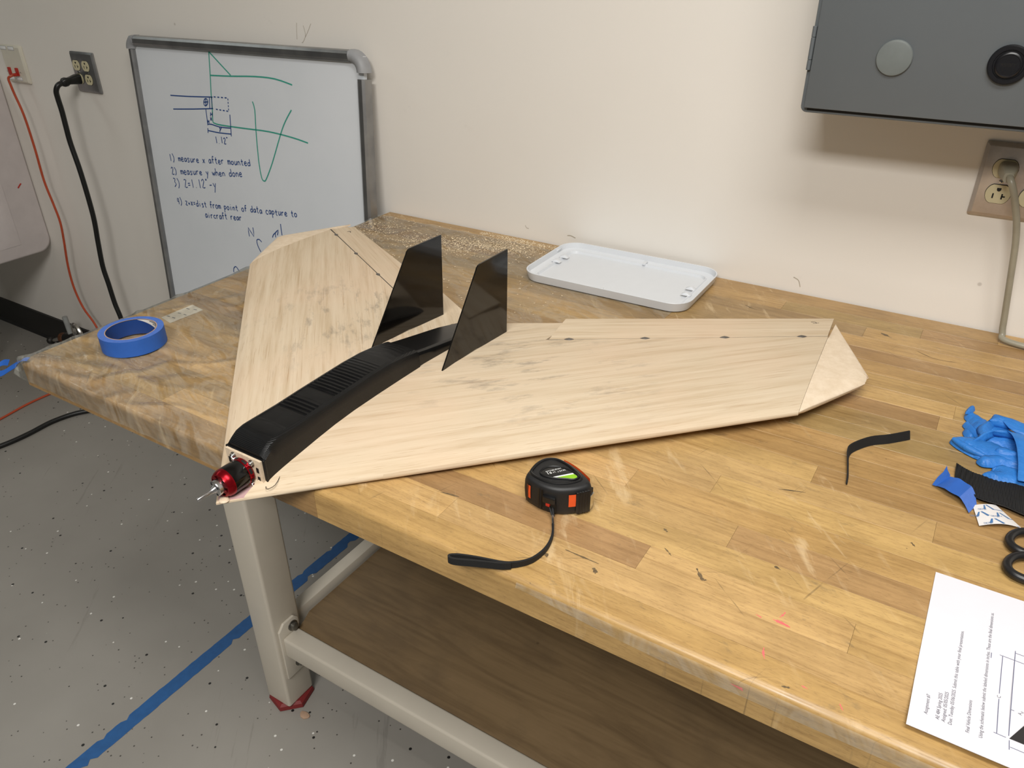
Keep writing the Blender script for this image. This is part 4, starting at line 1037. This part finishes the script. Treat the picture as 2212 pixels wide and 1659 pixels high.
# grey electrical box
eb = empty('electrical_box', (1.30, 0, .349))
tag(eb, 'grey metal electrical control box on the wall, upper right', 'electrical box')
BX0, BX1, BZ0, BZ1, BY = .9675, 1.640, .3490, .950, -.150
secs_ = [[(x, y_, z) for x, z in rrect(BX0+i, BX1-i, BZ0+i, BZ1-i, .009-i*.5, 4)] for y_, i in ((.0035, 0), (BY, 0), (BY-.0012, .0008), (BY-.0014, .0030))]
MB().loft(secs_).build('enclosure', M_BOX, eb, smooth=True, angle=35)
MB().box(BX0+.0065, BX1-.0065, BY-.0095, BY-.0015, BZ0+.0078, BZ1-.0078).build('door', M_BOX, eb, bevel=.0012)
for zz in (.4400, .80):
    hg = empty_h = MB()
    for a_, b__ in ((zz-.031, zz-.0175), (zz-.0170, zz+.0130), (zz+.0135, zz+.028)):
        hg.lathe([(.0030, a_), (.0033, a_+.0004), (.0033, b__-.0004), (.0030, b__)], (BX0+.0022, BY-.0042, 0), (0, 0, 1), n=12)
    hg.build('hinge', M_BOX, eb, smooth=True, angle=35)
MB().box(BX0+.010, BX1-.010, BY-.0022, BY-.0010, BZ0+.0034, BZ0+.0076).build('door_gap_shade', M_DARK, eb)  # dark strip added to stand for the shade in the gap below the door
DY = BY-.0095
b = MB(); b.lathe([(.0236, 0), (.0236, .0020), (.0226, .0034), (.0200, .0040), (.0001, .0041)], (1.0838, DY, .4325), (0, -1, 0), n=40)
b.build('hole_plug', M_HOLEPLUG, eb, smooth=True)['label'] = 'round lighter grey hole plug'
b = MB(); b.lathe([(.0245, 0), (.0245, .0040), (.0228, .0062), (.0185, .0062), (.0180, .0045), (.0160, .0045), (.0155, .0080), (.0140, .0090), (.0132, .0090), (.0130, .0082), (.0001, .0082)], (1.2225, DY, .4325), (0, -1, 0), n=40)
rb = b.build('reset_button', M_BLKPL, eb, smooth=True, angle=35); rb['label'] = 'black round reset push button'
text_mesh('RESET', 'embossed_text', M_GUN, rb, (1.2140, DY-.0084, .4305), (1, 0, 0), (0, 0, 1), length=.0170, size=.0062)

# scuffs and pencil scribbles on the back wall
wall = bpy.data.objects['wall_back']
M_SCUFF = plain('pale_pencil_scuff', srgb(182, 172, 156), .8)
def wall_line(pts, w=.0012, mat=M_SCUFF):
    b = MB(); P = spline([(x, 0, z) for x, z in pts], 4); L = []; R = []
    for i, p in enumerate(P):
        t = P[min(i+1, len(P)-1)]-P[max(i-1, 0)]; t.normalize(); q = Vector((-t.z, 0, t.x))*w/2
        L.append((p.x+q.x, .0036, p.z+q.z)); R.append((p.x-q.x, .0036, p.z-q.z))
    b.grid([L, R]); b.build('pencil_scribble', mat, wall)
wall_line([(-.2410, .4150), (-.2440, .4000), (-.2462, .3791)]); wall_line([(-.2204, .4100), (-.2170, .3900), (-.2260, .3760), (-.2321, .3721)]); wall_line([(-.1950, .4150), (-.2060, .4000), (-.2180, .3855)])
wall_line([(.3880, .0300), (.3910, .0250), (.3970, .0240)]); wall_line([(.4940, .0250), (.5020, .0262), (.5140, .0228)], .002); wall_line([(.9740, .0285), (.9840, .0240), (.9890, .0120)], .0016)

# ------------------------------------------------------------------ utility tub at the left edge
tub = empty('utility_tub', (-1.90, -.36, -.40))
tag(tub, 'white moulded plastic tub with rounded corner at the left edge', 'utility tub')
secs_ = []
for x, i in ((-1.640, .012), (-1.632, .003), (-1.640+.012, 0), (-1.6260, .002), (-1.6225, .010)):
    pass
TX = -1.660
def tub_sec(x, i): return [(x, y_, z) for y_, z in rrect(-.52+i, .003-i, -.404+i, .24-i, .045, 6)]
MB().loft([tub_sec(TX-.55, .03), tub_sec(TX-.54, .02), tub_sec(TX-.012, 0), tub_sec(TX-.004, .002), tub_sec(TX, .008)]).build('shell', M_TUB, tub, smooth=True, angle=50)
rows_ = []
for j in range(9):
    q = j/8; row = []
    for k_ in range(9):
        w_ = k_/8; y_ = lerp(-.46, -.105, w_); z = lerp(-.355, .19, q)
        d = .012*math.exp(-((w_-.90)/.12)**2) + .012*math.exp(-((q-.06)/.10)**2)
        row.append((TX + .0015 + (d if 0 < j < 8 and 0 < k_ < 8 else 0), y_, z))
    rows_.append(row)
MB().grid(rows_).build('moulded_panel', M_TUB, tub, smooth=True)
MB().tube([(TX+.0006, -.040, -.150), (TX+.0006, -.0470, -.156), (TX+.0006, -.0540, -.1630)], .0022, 6, 2, flat=1).build('red_smudge', M_REDJACK, tub)
for y_ in (-.46, -.34):
    for x in (TX-.45, TX-.10): MB().lathe([(.018, FLOOR), (.018, -.403)], (x, y_, 0), (0, 0, 1), n=14).build('leg', M_TUB, tub, smooth=True)

# metal clamp on the floor by the baseboard
cl = empty('pipe_clamp', (-1.54, -.080, FLOOR))
tag(cl, 'dark metal clamp with a rusty screw standing at the black baseboard', 'clamp')
b = MB(); b.box(-1.585, -1.480, -.100, -.060, FLOOR, FLOOR+.012); b.box(-1.560, -1.520, -.092, -.068, FLOOR+.010, FLOOR+.125)
b.lathe([(.016, 0), (.021, .005), (.022, .05), (.019, .105), (.014, .112)], (-1.597, -.088, FLOOR+.112), (.97, .10, .12), n=14); b.lathe([(.010, 0), (.022, .006), (.022, .030), (.012, .036)], (-1.515, -.080, FLOOR+.100), (0, 0, 1), n=12)
b.build('jaw', M_GUN, cl, smooth=True, bevel=.002)
MB().lathe([(.0165, 0), (.020, .003), (.020, .022), (.0165, .025)], (-1.619, -.090, FLOOR+.108), (.97, .10, .12), n=16).build('collar', M_RUST, cl, smooth=True)['label'] = 'rusty threaded collar'
MB().tube([(-1.615, -.090, FLOOR+.108), (-1.690, -.096, FLOOR+.080)], .0070, 10, 1).build('screw_rod', M_CHROME, cl, smooth=True)
MB().lathe([(.008, 0), (.014, .004), (.014, .020), (.008, .024)], (-1.684, -.096, FLOOR+.083), (-.93, -.05, -.3), n=10).build('end_knob', M_GUN, cl, smooth=True)
MB().tube([(-1.560, -.082, FLOOR+.110), (-1.567, -.082, FLOOR+.205)], .0095, 10, 1).build('upright_rod', M_PLUG, cl, smooth=True)
MB().tube([(-1.535, -.080, FLOOR+.125), (-1.532, -.080, FLOOR+.175), (-1.512, -.080, FLOOR+.180), (-1.490, -.080, FLOOR+.150), (-1.486, -.080, FLOOR+.110)], .0075, 8, 4).build('bail', M_CHROME, cl, smooth=True)

# floor marking tape
b = MB(); L = []; R = []; rg = random.Random(5)
for i in range(150):
    y_ = -1.60 + i*.0105; x = .0125 + .004*math.sin(y_*2)
    L.append((x-.0165+rg.uniform(-.0012, .0004) + (.006 if rg.random() < .04 else 0), y_, FLOOR+.0006)); R.append((x+.0165+rg.uniform(-.0004, .0012) - (.009 if rg.random() < .05 else 0), y_, FLOOR+.0006))
b.grid([L, R]); tag(b.build('floor_tape', M_FLOORTAPE), 'worn strip of blue tape stuck along the grey floor', 'floor tape')
b = MB(); b.prism([(.3080+.012*math.cos(a)*(1+.2*math.sin(3*a)), -.757+.008*math.sin(a)) for a in [2*PI*i/10 for i in range(10)]], FLOOR, FLOOR+.004)
tag(b.build('wood_chip', M_CORE, bevel=.001), 'small brown wood chip on the floor beside the bench leg', 'wood chip')

# ------------------------------------------------------------------ things at the right of the bench
def clear_poly(pts, sm=3): return [(p.x, p.y) for p in spline([(x, y_, 0) for x, y_ in pts], sm, True)]
def pillow(outline, z0_, height, edge=.010, wr=.0012, seed=0, sm=3, cuts=3):
    P = clear_poly(outline, sm); bm = bmesh.new()
    vs_ = [bm.verts.new((x, y_, 0)) for x, y_ in P]
    f = bm.faces.new(vs_); bmesh.ops.triangulate(bm, faces=[f])
    bmesh.ops.subdivide_edges(bm, edges=bm.edges[:], cuts=cuts, use_grid_fill=True)
    bmesh.ops.triangulate(bm, faces=bm.faces[:])
    n = len(P); segs = [(Vector((*P[i], 0)), Vector((*P[(i+1) % n], 0))) for i in range(n)]
    def dist(p):
        m_ = 9
        for a, b_ in segs:
            ab = b_-a; t = max(0, min(1, (p-a).dot(ab)/max(1e-12, ab.length_squared))); m_ = min(m_, (a+ab*t-p).length)
        return m_
    mb = MB(); idx = {}
    tops = []; bots = []
    for v in bm.verts:
        d = dist(v.co); q = min(1, d/edge); h = height*math.sqrt(max(0, 1-(1-q)**2))
        w_ = mnoise.noise(Vector((v.co.x*120+seed, v.co.y*120, seed)))*wr*min(1, q*2) + abs(mnoise.noise(Vector((v.co.x*60, v.co.y*90, seed+4))))*wr*1.5*min(1, q*2)
        tops.append((v.co.x, v.co.y, z0_+h+w_+.0003)); bots.append((v.co.x, v.co.y, z0_)); idx[v] = len(tops)-1
    nv = len(tops)
    fs = [tuple(idx[v] for v in f.verts) for f in bm.faces]
    mb.add(tops, fs); mb.add(bots, [f[::-1] for f in fs])
    bm.free(); return mb
g1 = empty('nitrile_glove', (1.345, -.350, 0))
tag(g1, 'crumpled blue nitrile glove farther from the paper, its cuff gaping', 'glove', 'pair of blue nitrile gloves')
pillow([(1.2955,-.331),(1.2945,-.320),(1.2975,-.309),(1.3035,-.309),(1.3050,-.316),(1.3130,-.326),(1.3200,-.330),(1.3300,-.336),(1.3500,-.340),(1.3800,-.352),(1.4000,-.365),(1.3950,-.390),(1.3500,-.392),(1.3250,-.388),(1.3180,-.378),(1.3080,-.366),(1.3030,-.352),(1.3020,-.342)], .0014, .010, .012, .0018, 1).build('hand', M_NITRILE, g1, smooth=True, angle=70)
pillow([(1.2945,-.352),(1.2965,-.347),(1.3000,-.3455),(1.3060,-.352),(1.3140,-.364),(1.3180,-.374),(1.3130,-.376),(1.3050,-.368),(1.2985,-.360)], .0016, .0075, .006, .001, 2).build('finger', M_NITRILE, g1, smooth=True, angle=70)
pillow([(1.2965,-.371),(1.2975,-.3655),(1.3010,-.366),(1.3070,-.372),(1.3110,-.380),(1.3060,-.384),(1.2995,-.380)], .0014, .0065, .005, .001, 3).build('finger', M_NITRILE, g1, smooth=True, angle=70)
pillow([(1.2945,-.330),(1.2945,-.320),(1.2970,-.3100),(1.3020,-.3070),(1.3052,-.3110),(1.3040,-.3180),(1.3000,-.3260)], .0085, .0060, .006, .0006, 17).build('rolled_fingertip', M_NITRILE, g1, smooth=True)
def mouth(parent, edge, ends, back, zb, name='cuff'):
    """gaping cuff: a lip that overhangs the hand and folds back to a flap"""
    E_ = spline(edge, 5); F_ = spline(ends, 5); B_ = spline([(e_[0]+back[0], e_[1]+back[1], z_) for e_, z_ in zip(edge, zb)], 5)
    rows_ = []
    for i_, (e_, f_, b_) in enumerate(zip(E_, F_, B_)):
        q_ = i_/(len(E_)-1); row_ = [b_, b_.lerp(e_, .5), e_.lerp(b_, .12)+Vector((0, 0, .0006)), e_.lerp(f_, .06)+Vector((0, 0, .0008))]
        for w_ in (.25, .5, .75, 1):
            p_ = e_.lerp(f_, w_); p_.z += .0035*math.sin(PI*w_) + .0022*mnoise.noise(Vector((q_*5, w_*3, back[0]*900))); row_.append(p_)
        rows_.append([tuple(p_) for p_ in row_])
    o_ = MB().grid(rows_).build(name, M_NITRILE, parent, smooth=True, angle=85)
    sd_ = o_.modifiers.new('thick', 'SOLIDIFY'); sd_.thickness = .0006; return o_
mouth(g1, [(1.3185, -.3820, .0110), (1.3215, -.3580, .0200), (1.3265, -.3370, .0225), (1.3370, -.3500, .0210), (1.3480, -.3610, .0170), (1.3640, -.3640, .0140)],
      [(1.3160, -.3835, .0090), (1.3165, -.3570, .0110), (1.4000, -.3400, .0100), (1.4020, -.3490, .0120), (1.4040, -.3570, .0120), (1.4050, -.3630, .0110)], (.012, .010), (.0100, .0110, .0110, .0110, .0110, .0110))
g2 = empty('nitrile_glove', (1.350, -.425, 0))
tag(g2, 'crumpled blue nitrile glove nearer the paper, thumb out, behind the black strip', 'glove', 'pair of blue nitrile gloves')
pillow([(1.2845,-.4065),(1.2860,-.4000),(1.2910,-.3950),(1.3000,-.3920),(1.3120,-.3880),(1.3250,-.3850),(1.3450,-.3900),(1.3800,-.4000),(1.4000,-.4150),(1.4000,-.4450),(1.3600,-.4400),(1.3300,-.4310),(1.3180,-.4300),(1.3050,-.4240),(1.2930,-.4160)], .0014, .0105, .012, .0020, 7).build('hand', M_NITRILE, g2, smooth=True, angle=70)
MB().tube([(1.2870, -.4060, .0085), (1.3000, -.4160, .0080), (1.3150, -.4240, .0075), (1.3330, -.4300, .0070)], .0040, 10, 4, rfun=lambda t: .75+.5*math.sin(PI*min(1, t*1.2))).build('finger', M_NITRILE, g2, smooth=True)
pillow([(1.3180,-.4400),(1.3190,-.4310),(1.3260,-.4240),(1.3400,-.4180),(1.3650,-.4200),(1.3700,-.4330),(1.3500,-.4360),(1.3340,-.4430),(1.3240,-.4460)], .0024, .0090, .009, .0016, 9).build('thumb', M_NITRILE, g2, smooth=True, angle=70)
pillow([(1.3250,-.4680),(1.3300,-.4580),(1.3370,-.4520),(1.3350,-.4460),(1.3420,-.4360),(1.3600,-.4330),(1.3900,-.4400),(1.3900,-.4640),(1.3650,-.4720),(1.3480,-.4760),(1.3330,-.4740)], .0014, .0075, .009, .0018, 12).build('finger', M_NITRILE, g2, smooth=True, angle=70)
mouth(g2, [(1.3065, -.4110, .0100), (1.3160, -.3960, .0150), (1.3265, -.3820, .0190), (1.3420, -.3780, .0240), (1.3510, -.4040, .0270), (1.3570, -.4400, .0210), (1.3600, -.4720, .0120)],
      [(1.3045, -.4125, .0080), (1.3130, -.3955, .0110), (1.3240, -.3795, .0120), (1.4050, -.3680, .0110), (1.4060, -.3950, .0130), (1.4060, -.4300, .0120), (1.4050, -.4720, .0100)], (.013, .013), (.0095, .0110, .0110, .0110, .0110, .0100, .0060))
pillow([(1.3340, -.4170), (1.3360, -.4110), (1.3430, -.4060), (1.3560, -.4080), (1.3620, -.4160), (1.3500, -.4210), (1.3400, -.4205)], .0115, .0050, .005, .0008, 21).build('finger', M_NITRILE, g2, smooth=True, angle=70)

# wide black hook-and-loop strip, ribbed, with saw-toothed edge
vx = empty('hook_strip', (1.34, -.498, 0))
tag(vx, 'wide ribbed black hook-and-loop strip lying in front of the gloves', 'strip')
top_e = spline([(1.2965, -.4600, .0065), (1.3080, -.4660, .0055), (1.3210, -.4695, .0050), (1.3430, -.4690, .0055), (1.3720, -.4720, .0065), (1.4200, -.4780, .0065)], 10)
bot_e = spline([(1.2985, -.4985, .0040), (1.3100, -.5120, .0060), (1.3260, -.5250, .0075), (1.3520, -.5260, .0075), (1.3740, -.5320, .0075), (1.4250, -.5400, .0075)], 10)
b = MB(); rows_ = []
for i, (a, c_) in enumerate(zip(top_e, bot_e)):
    tooth = .0010 if i % 2 else 0; lift = .0008 if i % 2 else 0; d = (a-c_).normalized()
    a2 = a + d*tooth
    rows_.append([tuple(a2), *[tuple(a.lerp(c_, w_) + Vector((0, 0, lift - .0015*math.sin(PI*w_)))) for w_ in (.05, .3, .55, .8, .95)], tuple(c_)])
b.grid(rows_); rows_2 = [[(p[0], p[1], p[2]-.0016) for p in r] for r in rows_]
b.grid(rows_2); b.grid([[r[0] for r in rows_], [r[0] for r in rows_2]]); b.grid([[r[-1] for r in rows_], [r[-1] for r in rows_2]]); b.grid([rows_[0], rows_2[0]]); b.grid([rows_[-1], rows_2[-1]])
b.build('strip_body', M_HOOK, vx)
MB().tube([tuple(Vector(r[-1]) - Vector((0, 0, .0012))) for r in rows_], .0007, 6, 1).build('strip_edge', M_CHROME if False else M_GUN, vx, smooth=True)
# narrow black strap standing on edge
P = spline([(1.1885, -.5700, .0012), (1.1865, -.5520, .0012), (1.1820, -.5280, .0012), (1.1785, -.5060, .0012), (1.1830, -.4890, .0012), (1.1980, -.4650, .0012), (1.2170, -.4480, .0012), (1.2390, -.4240, .0012)], 5)
secs_ = []
for i, p in enumerate(P):
    q = i/(len(P)-1); t = (P[min(i+1, len(P)-1)]-P[max(i-1, 0)]).normalized(); w_ = Vector((-t.y, t.x, 0))*.0007; h = interp([(0, .0022), (.36, .0060), (.46, .0110), (1, .0112)], q); ln = Vector((-t.y, t.x, 0))*h*.35
    secs_.append([p-w_, p+w_, p+w_+ln+Vector((0, 0, h)), p-w_+ln+Vector((0, 0, h))])
tag(MB().loft(secs_).build('narrow_strap', M_ELASTIC, smooth=True, angle=50), 'narrow bent black strap alone on the bench right of the wing', 'strap')
# torn scrap of blue tape
bt = empty('tape_scrap', (1.30, -.515, 0))
tag(bt, 'torn curled scrap of blue masking tape left of the ribbed black strip', 'tape scrap')
up = spline([(1.2900, -.4960, .0060), (1.2960, -.4985, .0085), (1.3040, -.5010, .0100), (1.3140, -.5075, .0100), (1.3210, -.5180, .0080), (1.3255, -.5340, .0020)], 4)
lo = spline([(1.2800, -.5205, .0030), (1.2850, -.5245, .0065), (1.2920, -.5310, .0090), (1.3035, -.5370, .0095), (1.3130, -.5450, .0060), (1.3190, -.5540, .0014)], 4)
MB().grid([[tuple(a.lerp(c_, w_) + Vector((0, 0, .0012*mnoise.noise(a*150)))) for w_ in (0, .25, .5, .75, 1)] for a, c_ in zip(up[:14], lo[:14])]).build('tape_strip', M_BLUE, bt, smooth=True)
o = MB().grid([[tuple(a.lerp(c_, w_) + Vector((0, 0, .0012*mnoise.noise(a*150)))) for w_ in (0, .25, .5, .75, 1)] for a, c_ in zip(up[13:], lo[13:])]).build('dusty_end', M_BLUE2, bt, smooth=True); o['label'] = 'paler dusty end of the tape'
b = MB(); b.grid([[(1.2765, -.5190, .0030), (1.2800, -.5060, .0075), (1.2845, -.4930, .0090), (1.2865, -.4820, .0120)], [(1.2800, -.5205, .0035), (1.2845, -.5100, .0085), (1.2890, -.5000, .0110), (1.2885, -.4900, .0110)], [(1.2850, -.5150, .0050), (1.2885, -.5060, .0065), (1.2920, -.4985, .0070), (1.2925, -.4955, .0085)]])
b.build('torn_end', M_BLUE, bt, smooth=True)
# printed backing paper
bk = empty('backing_paper', (1.345, -.548, 0))
tag(bk, 'white backing paper scrap with blue printing, near the ribbed black strip', 'paper scrap')
BA, BB_, BC, BD = Vector((1.3215, -.5370, .0020)), Vector((1.3440, -.5235, .0030)), Vector((1.3720, -.5530, .0014)), Vector((1.3310, -.5730, .0014))
def bkp(u, v, l=0):
    p = BA.lerp(BB_, u).lerp(BD.lerp(BC, u), v); p.z += .0045*math.sin(PI*min(1, u*1.0))*(.35+.65*v) + .0005 + l; return p
MB().grid([[tuple(bkp(i/12, j/12)) for i in range(13)] for j in range(13)]).build('sheet', M_BACKPAPER, bk, smooth=True)
def bk_poly(pts, name='printed_mark'):
    b_ = MB(); b_.add([tuple(bkp(u, v, .0003)) for u, v in pts], [tuple(range(len(pts)))]); b_.build(name, M_BACKBLUE, bk)
def bk_logo(u, v, k=1.0):
    bk_poly([(u, v), (u+.045*k, v), (u-.02*k, v+.20*k), (u-.10*k, v+.20*k)]); bk_poly([(u+.07*k, v), (u+.13*k, v), (u+.27*k, v+.22*k), (u+.19*k, v+.22*k)])
    bk_poly([(u+.19*k, v+.205*k), (min(.99, u+.62*k), v+.225*k), (min(.99, u+.62*k), v+.245*k), (u+.19*k, v+.235*k)])
for u, v in ((.42, .05), (.10, .36), (.66, .42), (.34, .74)): bk_logo(u, v)
for u, v in ((.40, .25), (.06, .56), (.60, .62), (.30, .93)):
    p = bkp(u, v-.02, .0006); q = bkp(max(0.0, u-.24), v-.05, .0006); yd = bkp(u, v-.12, .0006)-p
    text_mesh('VELCRO', 'lettering', M_BACKBLUE, bk, tuple(p), tuple(q-p), tuple(Vector((yd.x*-1, yd.y*-1, 0))) , length=.0085, size=.0042)
# scissors
sc = empty('scissors', (1.40, -.63, 0))
tag(sc, 'black-handled scissors beside the printed sheet at the right edge', 'scissors')
for cy_, s_ in ((-.6270, 1), (-.5820, -1)):
    pts = [(1.3600+.0, cy_-.006, .0065), (1.3640, cy_-.018, .0065), (1.3760, cy_-.0225, .0065), (1.3960, cy_-.0220, .0065), (1.4130, cy_-.0120, .0065), (1.4150, cy_+.0060, .0065), (1.4000, cy_+.0170, .0065), (1.3800, cy_+.0195, .0065), (1.3660, cy_+.0100, .0065)]
    MB().tube(pts, .0048, 10, 4, closed=True).build('handle', M_SCISSOR, sc, smooth=True)
    MB().tube([(1.4120, cy_, .0065), (1.4400, -.6045+.010*s_*-1, .0065), (1.4650, -.6045, .0065)], .0052, 10, 4).build('shank', M_SCISSOR, sc, smooth=True)
for s_ in (1, -1):
    b = MB(); b.prism([(1.452, -.6045-.006*s_), (1.452, -.6045+.003*s_), (1.560, -.6045+.001*s_), (1.585, -.6045-.001*s_)], .0062 if s_ > 0 else .0044, .0078 if s_ > 0 else .0060); b.build('blade', M_CHROME, sc, bevel=.0003)
MB().lathe([(.0042, .0043), (.0042, .0090), (.0030, .0098)], (1.470, -.6045, 0), (0, 0, 1), n=16).build('pivot', M_BOLT, sc, smooth=True)

# printed assignment sheet
PB = Vector((1.2991, -.8939, .0)); PU = Vector((.99999825, .00187003, 0)); PV = Vector((-.00187003, .99999825, 0))
sh_ = empty('printed_sheet', tuple(PB + PU*.14 + PV*.107))
tag(sh_, 'white printed assignment sheet with a diagram at the bench front right', 'paper')
def pz(u, v): return .0014 + .0050*math.exp(-(v/.05)**2)
def pap(u, v, l=0): p = PB + PU*u + PV*v; return (p.x, p.y, pz(u, v)+l)
top_ = [[pap(.2794*i/10, .2159*j/16) for i in range(11)] for j in range(17)]
b = MB(); b.grid(top_); b.grid([[(p[0], p[1], p[2]-.0005) for p in r] for r in top_])
b.grid([[r[0] for r in top_], [(r[0][0], r[0][1], r[0][2]-.0005) for r in top_]]); b.grid([top_[0], [(p[0], p[1], p[2]-.0005) for p in top_[0]]])
b.build('sheet', M_PAPER, sh_, smooth=True, angle=30)
def sheet_text(s, u, v0, v1, size=.0042, name='printed_text'):
    o_ = text_mesh(s, name, M_GREYINK, sh_, (0, 0, 0), (1, 0, 0), (0, 1, 0), length=v1-v0, size=size)
    base = Vector(sh_.location)
    for v in o_.data.vertices:
        w_ = v.co + base; p = pap(u - w_.y, v0 + w_.x, .0002); v.co = Vector(p) - base
    return o_
sheet_text('Assignment #7', .0140, .0195, .0440)
sheet_text('AE 484 Spring 2025', .0230, .0187, .0516)
sheet_text('Assigned: 05/05/2025', .0275, .0187, .0558)
sheet_text('Due: Tuesday 05/06/2025. Submit this table with your final presentation.', .0325, .0187, .1415)
sheet_text('Final Vehicle Dimensions', .0456, .0180, .0574)
sheet_text('Using the schematic below submit the labeled dimensions in inches. These are the final dimensions as.', .0552, .0180, .1824)
sheet_text('C', .0665, .0735, .0762); sheet_text('A', .0826, .0630, .0656); sheet_text('d', .0838, .0660, .0676, .003)
def sheet_line(a, c_, w=.0004, name='diagram_line'):
    A = Vector(pap(*a, .00022)); B_ = Vector(pap(*c_, .00022)); t = (B_-A).normalized(); q = Vector((-t.y, t.x, 0))*w/2
    MB().add([A-q, A+q, B_+q, B_-q], [(0, 1, 2, 3)]).build(name, M_LINEINK, sh_)
for a, c_ in (((.0655, .1272), (.0652, .0789)), ((.0652, .0724), (.0651, .0307)), ((.0631, .1276), (.150, .1262)), ((.0628, .0304), (.0718, .0301)), ((.0752, .1403), (.0737, .0332)), ((.0742, .0284), (.0744, .0180)),
              ((.0753, .1374), (.150, .1370)), ((.0749, .0213), (.150, .0203)), ((.0743, .0652), (.0770, .0652)), ((.0652, .0460+.0142), (.0652, .0602)), ((.0540+.0025, .1195), (.0540+.0025, .1265))): sheet_line(a, c_, .00055)
b = MB(); b.add([pap(.0741, .0303, .0003), pap(.150, .0298, .0003), pap(.150, .185, .0003)], [(0, 1, 2)]); b.build('diagram_wing', M_INK, sh_)

# blue tape tab on the film corner and the sticky scrap under the film
P = spline([(.0170, -.9100, .0050), (.0060, -.9140, .0030), (-.0060, -.9185, -.0060), (-.0220, -.9240, -.0160), (-.0380, -.9310, -.0260), (-.0520, -.9340, -.0290), (-.0600, -.9280, -.0230), (-.0520, -.9200, -.0160), (-.0360, -.9180, -.0120)], 5)
secs_ = []
for i, p in enumerate(P):
    t = (P[min(i+1, len(P)-1)]-P[max(i-1, 0)]).normalized(); side = (Vector((0, -.0030, -.0042)) if i > 9 else Vector((.0010, -.0040, -.0012))); nn = t.cross(side).normalized()*.0003
    secs_.append([p-side-nn, p+side-nn, p+side+nn, p-side+nn])
tag(MB().loft(secs_).build('tape_tab', M_BLUE, smooth=True, angle=50), 'looped tab of blue tape holding the film at the bench corner', 'tape tab')
ps = empty('paper_strip', (.070, -.66, .003))
tag(ps, 'crumpled pale printed paper strip under the film behind the tape roll', 'paper scrap')
PA_, PB_, PC_, PD_ = Vector((.0520, -.6930, .0004)), Vector((.0860, -.7000, .0004)), Vector((.0900, -.6330, .0004)), Vector((.0530, -.6270, .0004))
def psp(u, v, l=0):
    p = PA_.lerp(PB_, u).lerp(PD_.lerp(PC_, u), v); p.z += .0004*abs(mnoise.noise(Vector((u*3, v*5, 1)))) + l*.3; return tuple(p)
MB().grid([[psp(i/6, j/10) for i in range(7)] for j in range(11)]).build('sheet', M_DULLPAPER, ps, smooth=True, angle=80)
for u, v in ((.2, .15), (.6, .2), (.35, .45), (.75, .5), (.25, .75), (.65, .85)):
    b = MB(); b.add([psp(u-.10, v-.015, .0005), psp(u+.10, v+.02, .0005), psp(u+.10, v+.05, .0005), psp(u-.10, v+.02, .0005)], [(0, 1, 2, 3)]); b.build('printed_mark', M_GREYINK, ps)

# balsa dust and shavings at the back of the bench
rg = random.Random(11); b = MB()
for i in range(5200):
    r = rg.random()
    if r < .55:
        q = rg.random(); cxx, cyy = lerp(.20, .44, q), lerp(-.155, -.04, q) ; x = rg.gauss(cxx, .045); y_ = rg.gauss(cyy, .022)
    elif r < .70: x = rg.gauss(.06, .05); y_ = rg.gauss(-.13, .05)
    elif r < .85: x = rg.uniform(.28, .52); y_ = rg.gauss(-.018, .006)
    else: x = rg.uniform(.0, .62); y_ = rg.uniform(-.42, -.02)
    if not (.004 < x < .80 and -.90 < y_ < -.006): continue
    if .504 < x < .845 and y_ > -.218: continue
    s_ = rg.uniform(.0006, .0019)*(1.6 if rg.random() < .08 else 1); a = rg.random()*PI; ca, sa = math.cos(a)*s_, math.sin(a)*s_; w_ = .45
    z = film_pt(x, y_)[2] + .0004 if y_ < -.031 and x < interp([(-.95, .525), (-.46, .53), (-.31, .815), (0, .825)], y_) else .0004
    b.add([(x-ca, y_-sa, z), (x+sa*w_, y_-ca*w_, z), (x+ca, y_+sa, z+s_*.25), (x-sa*w_, y_+ca*w_, z+s_*.3)], [(0, 1, 2), (0, 2, 3)])
for i in range(260):
    x = rg.uniform(.02, .46); y_ = rg.uniform(-.89, -.55)
    s_ = rg.uniform(.0004, .0010); z = film_pt(x, y_)[2] + .0004
    b.add([(x-s_, y_, z), (x, y_-s_*.5, z), (x+s_, y_, z+.0002), (x, y_+s_*.5, z+.0003)], [(0, 1, 2), (0, 2, 3)])
d = b.build('balsa_shavings', M_DUST); tag(d, 'pale balsa dust and shavings scattered over the bench top', 'shavings', kind='stuff')
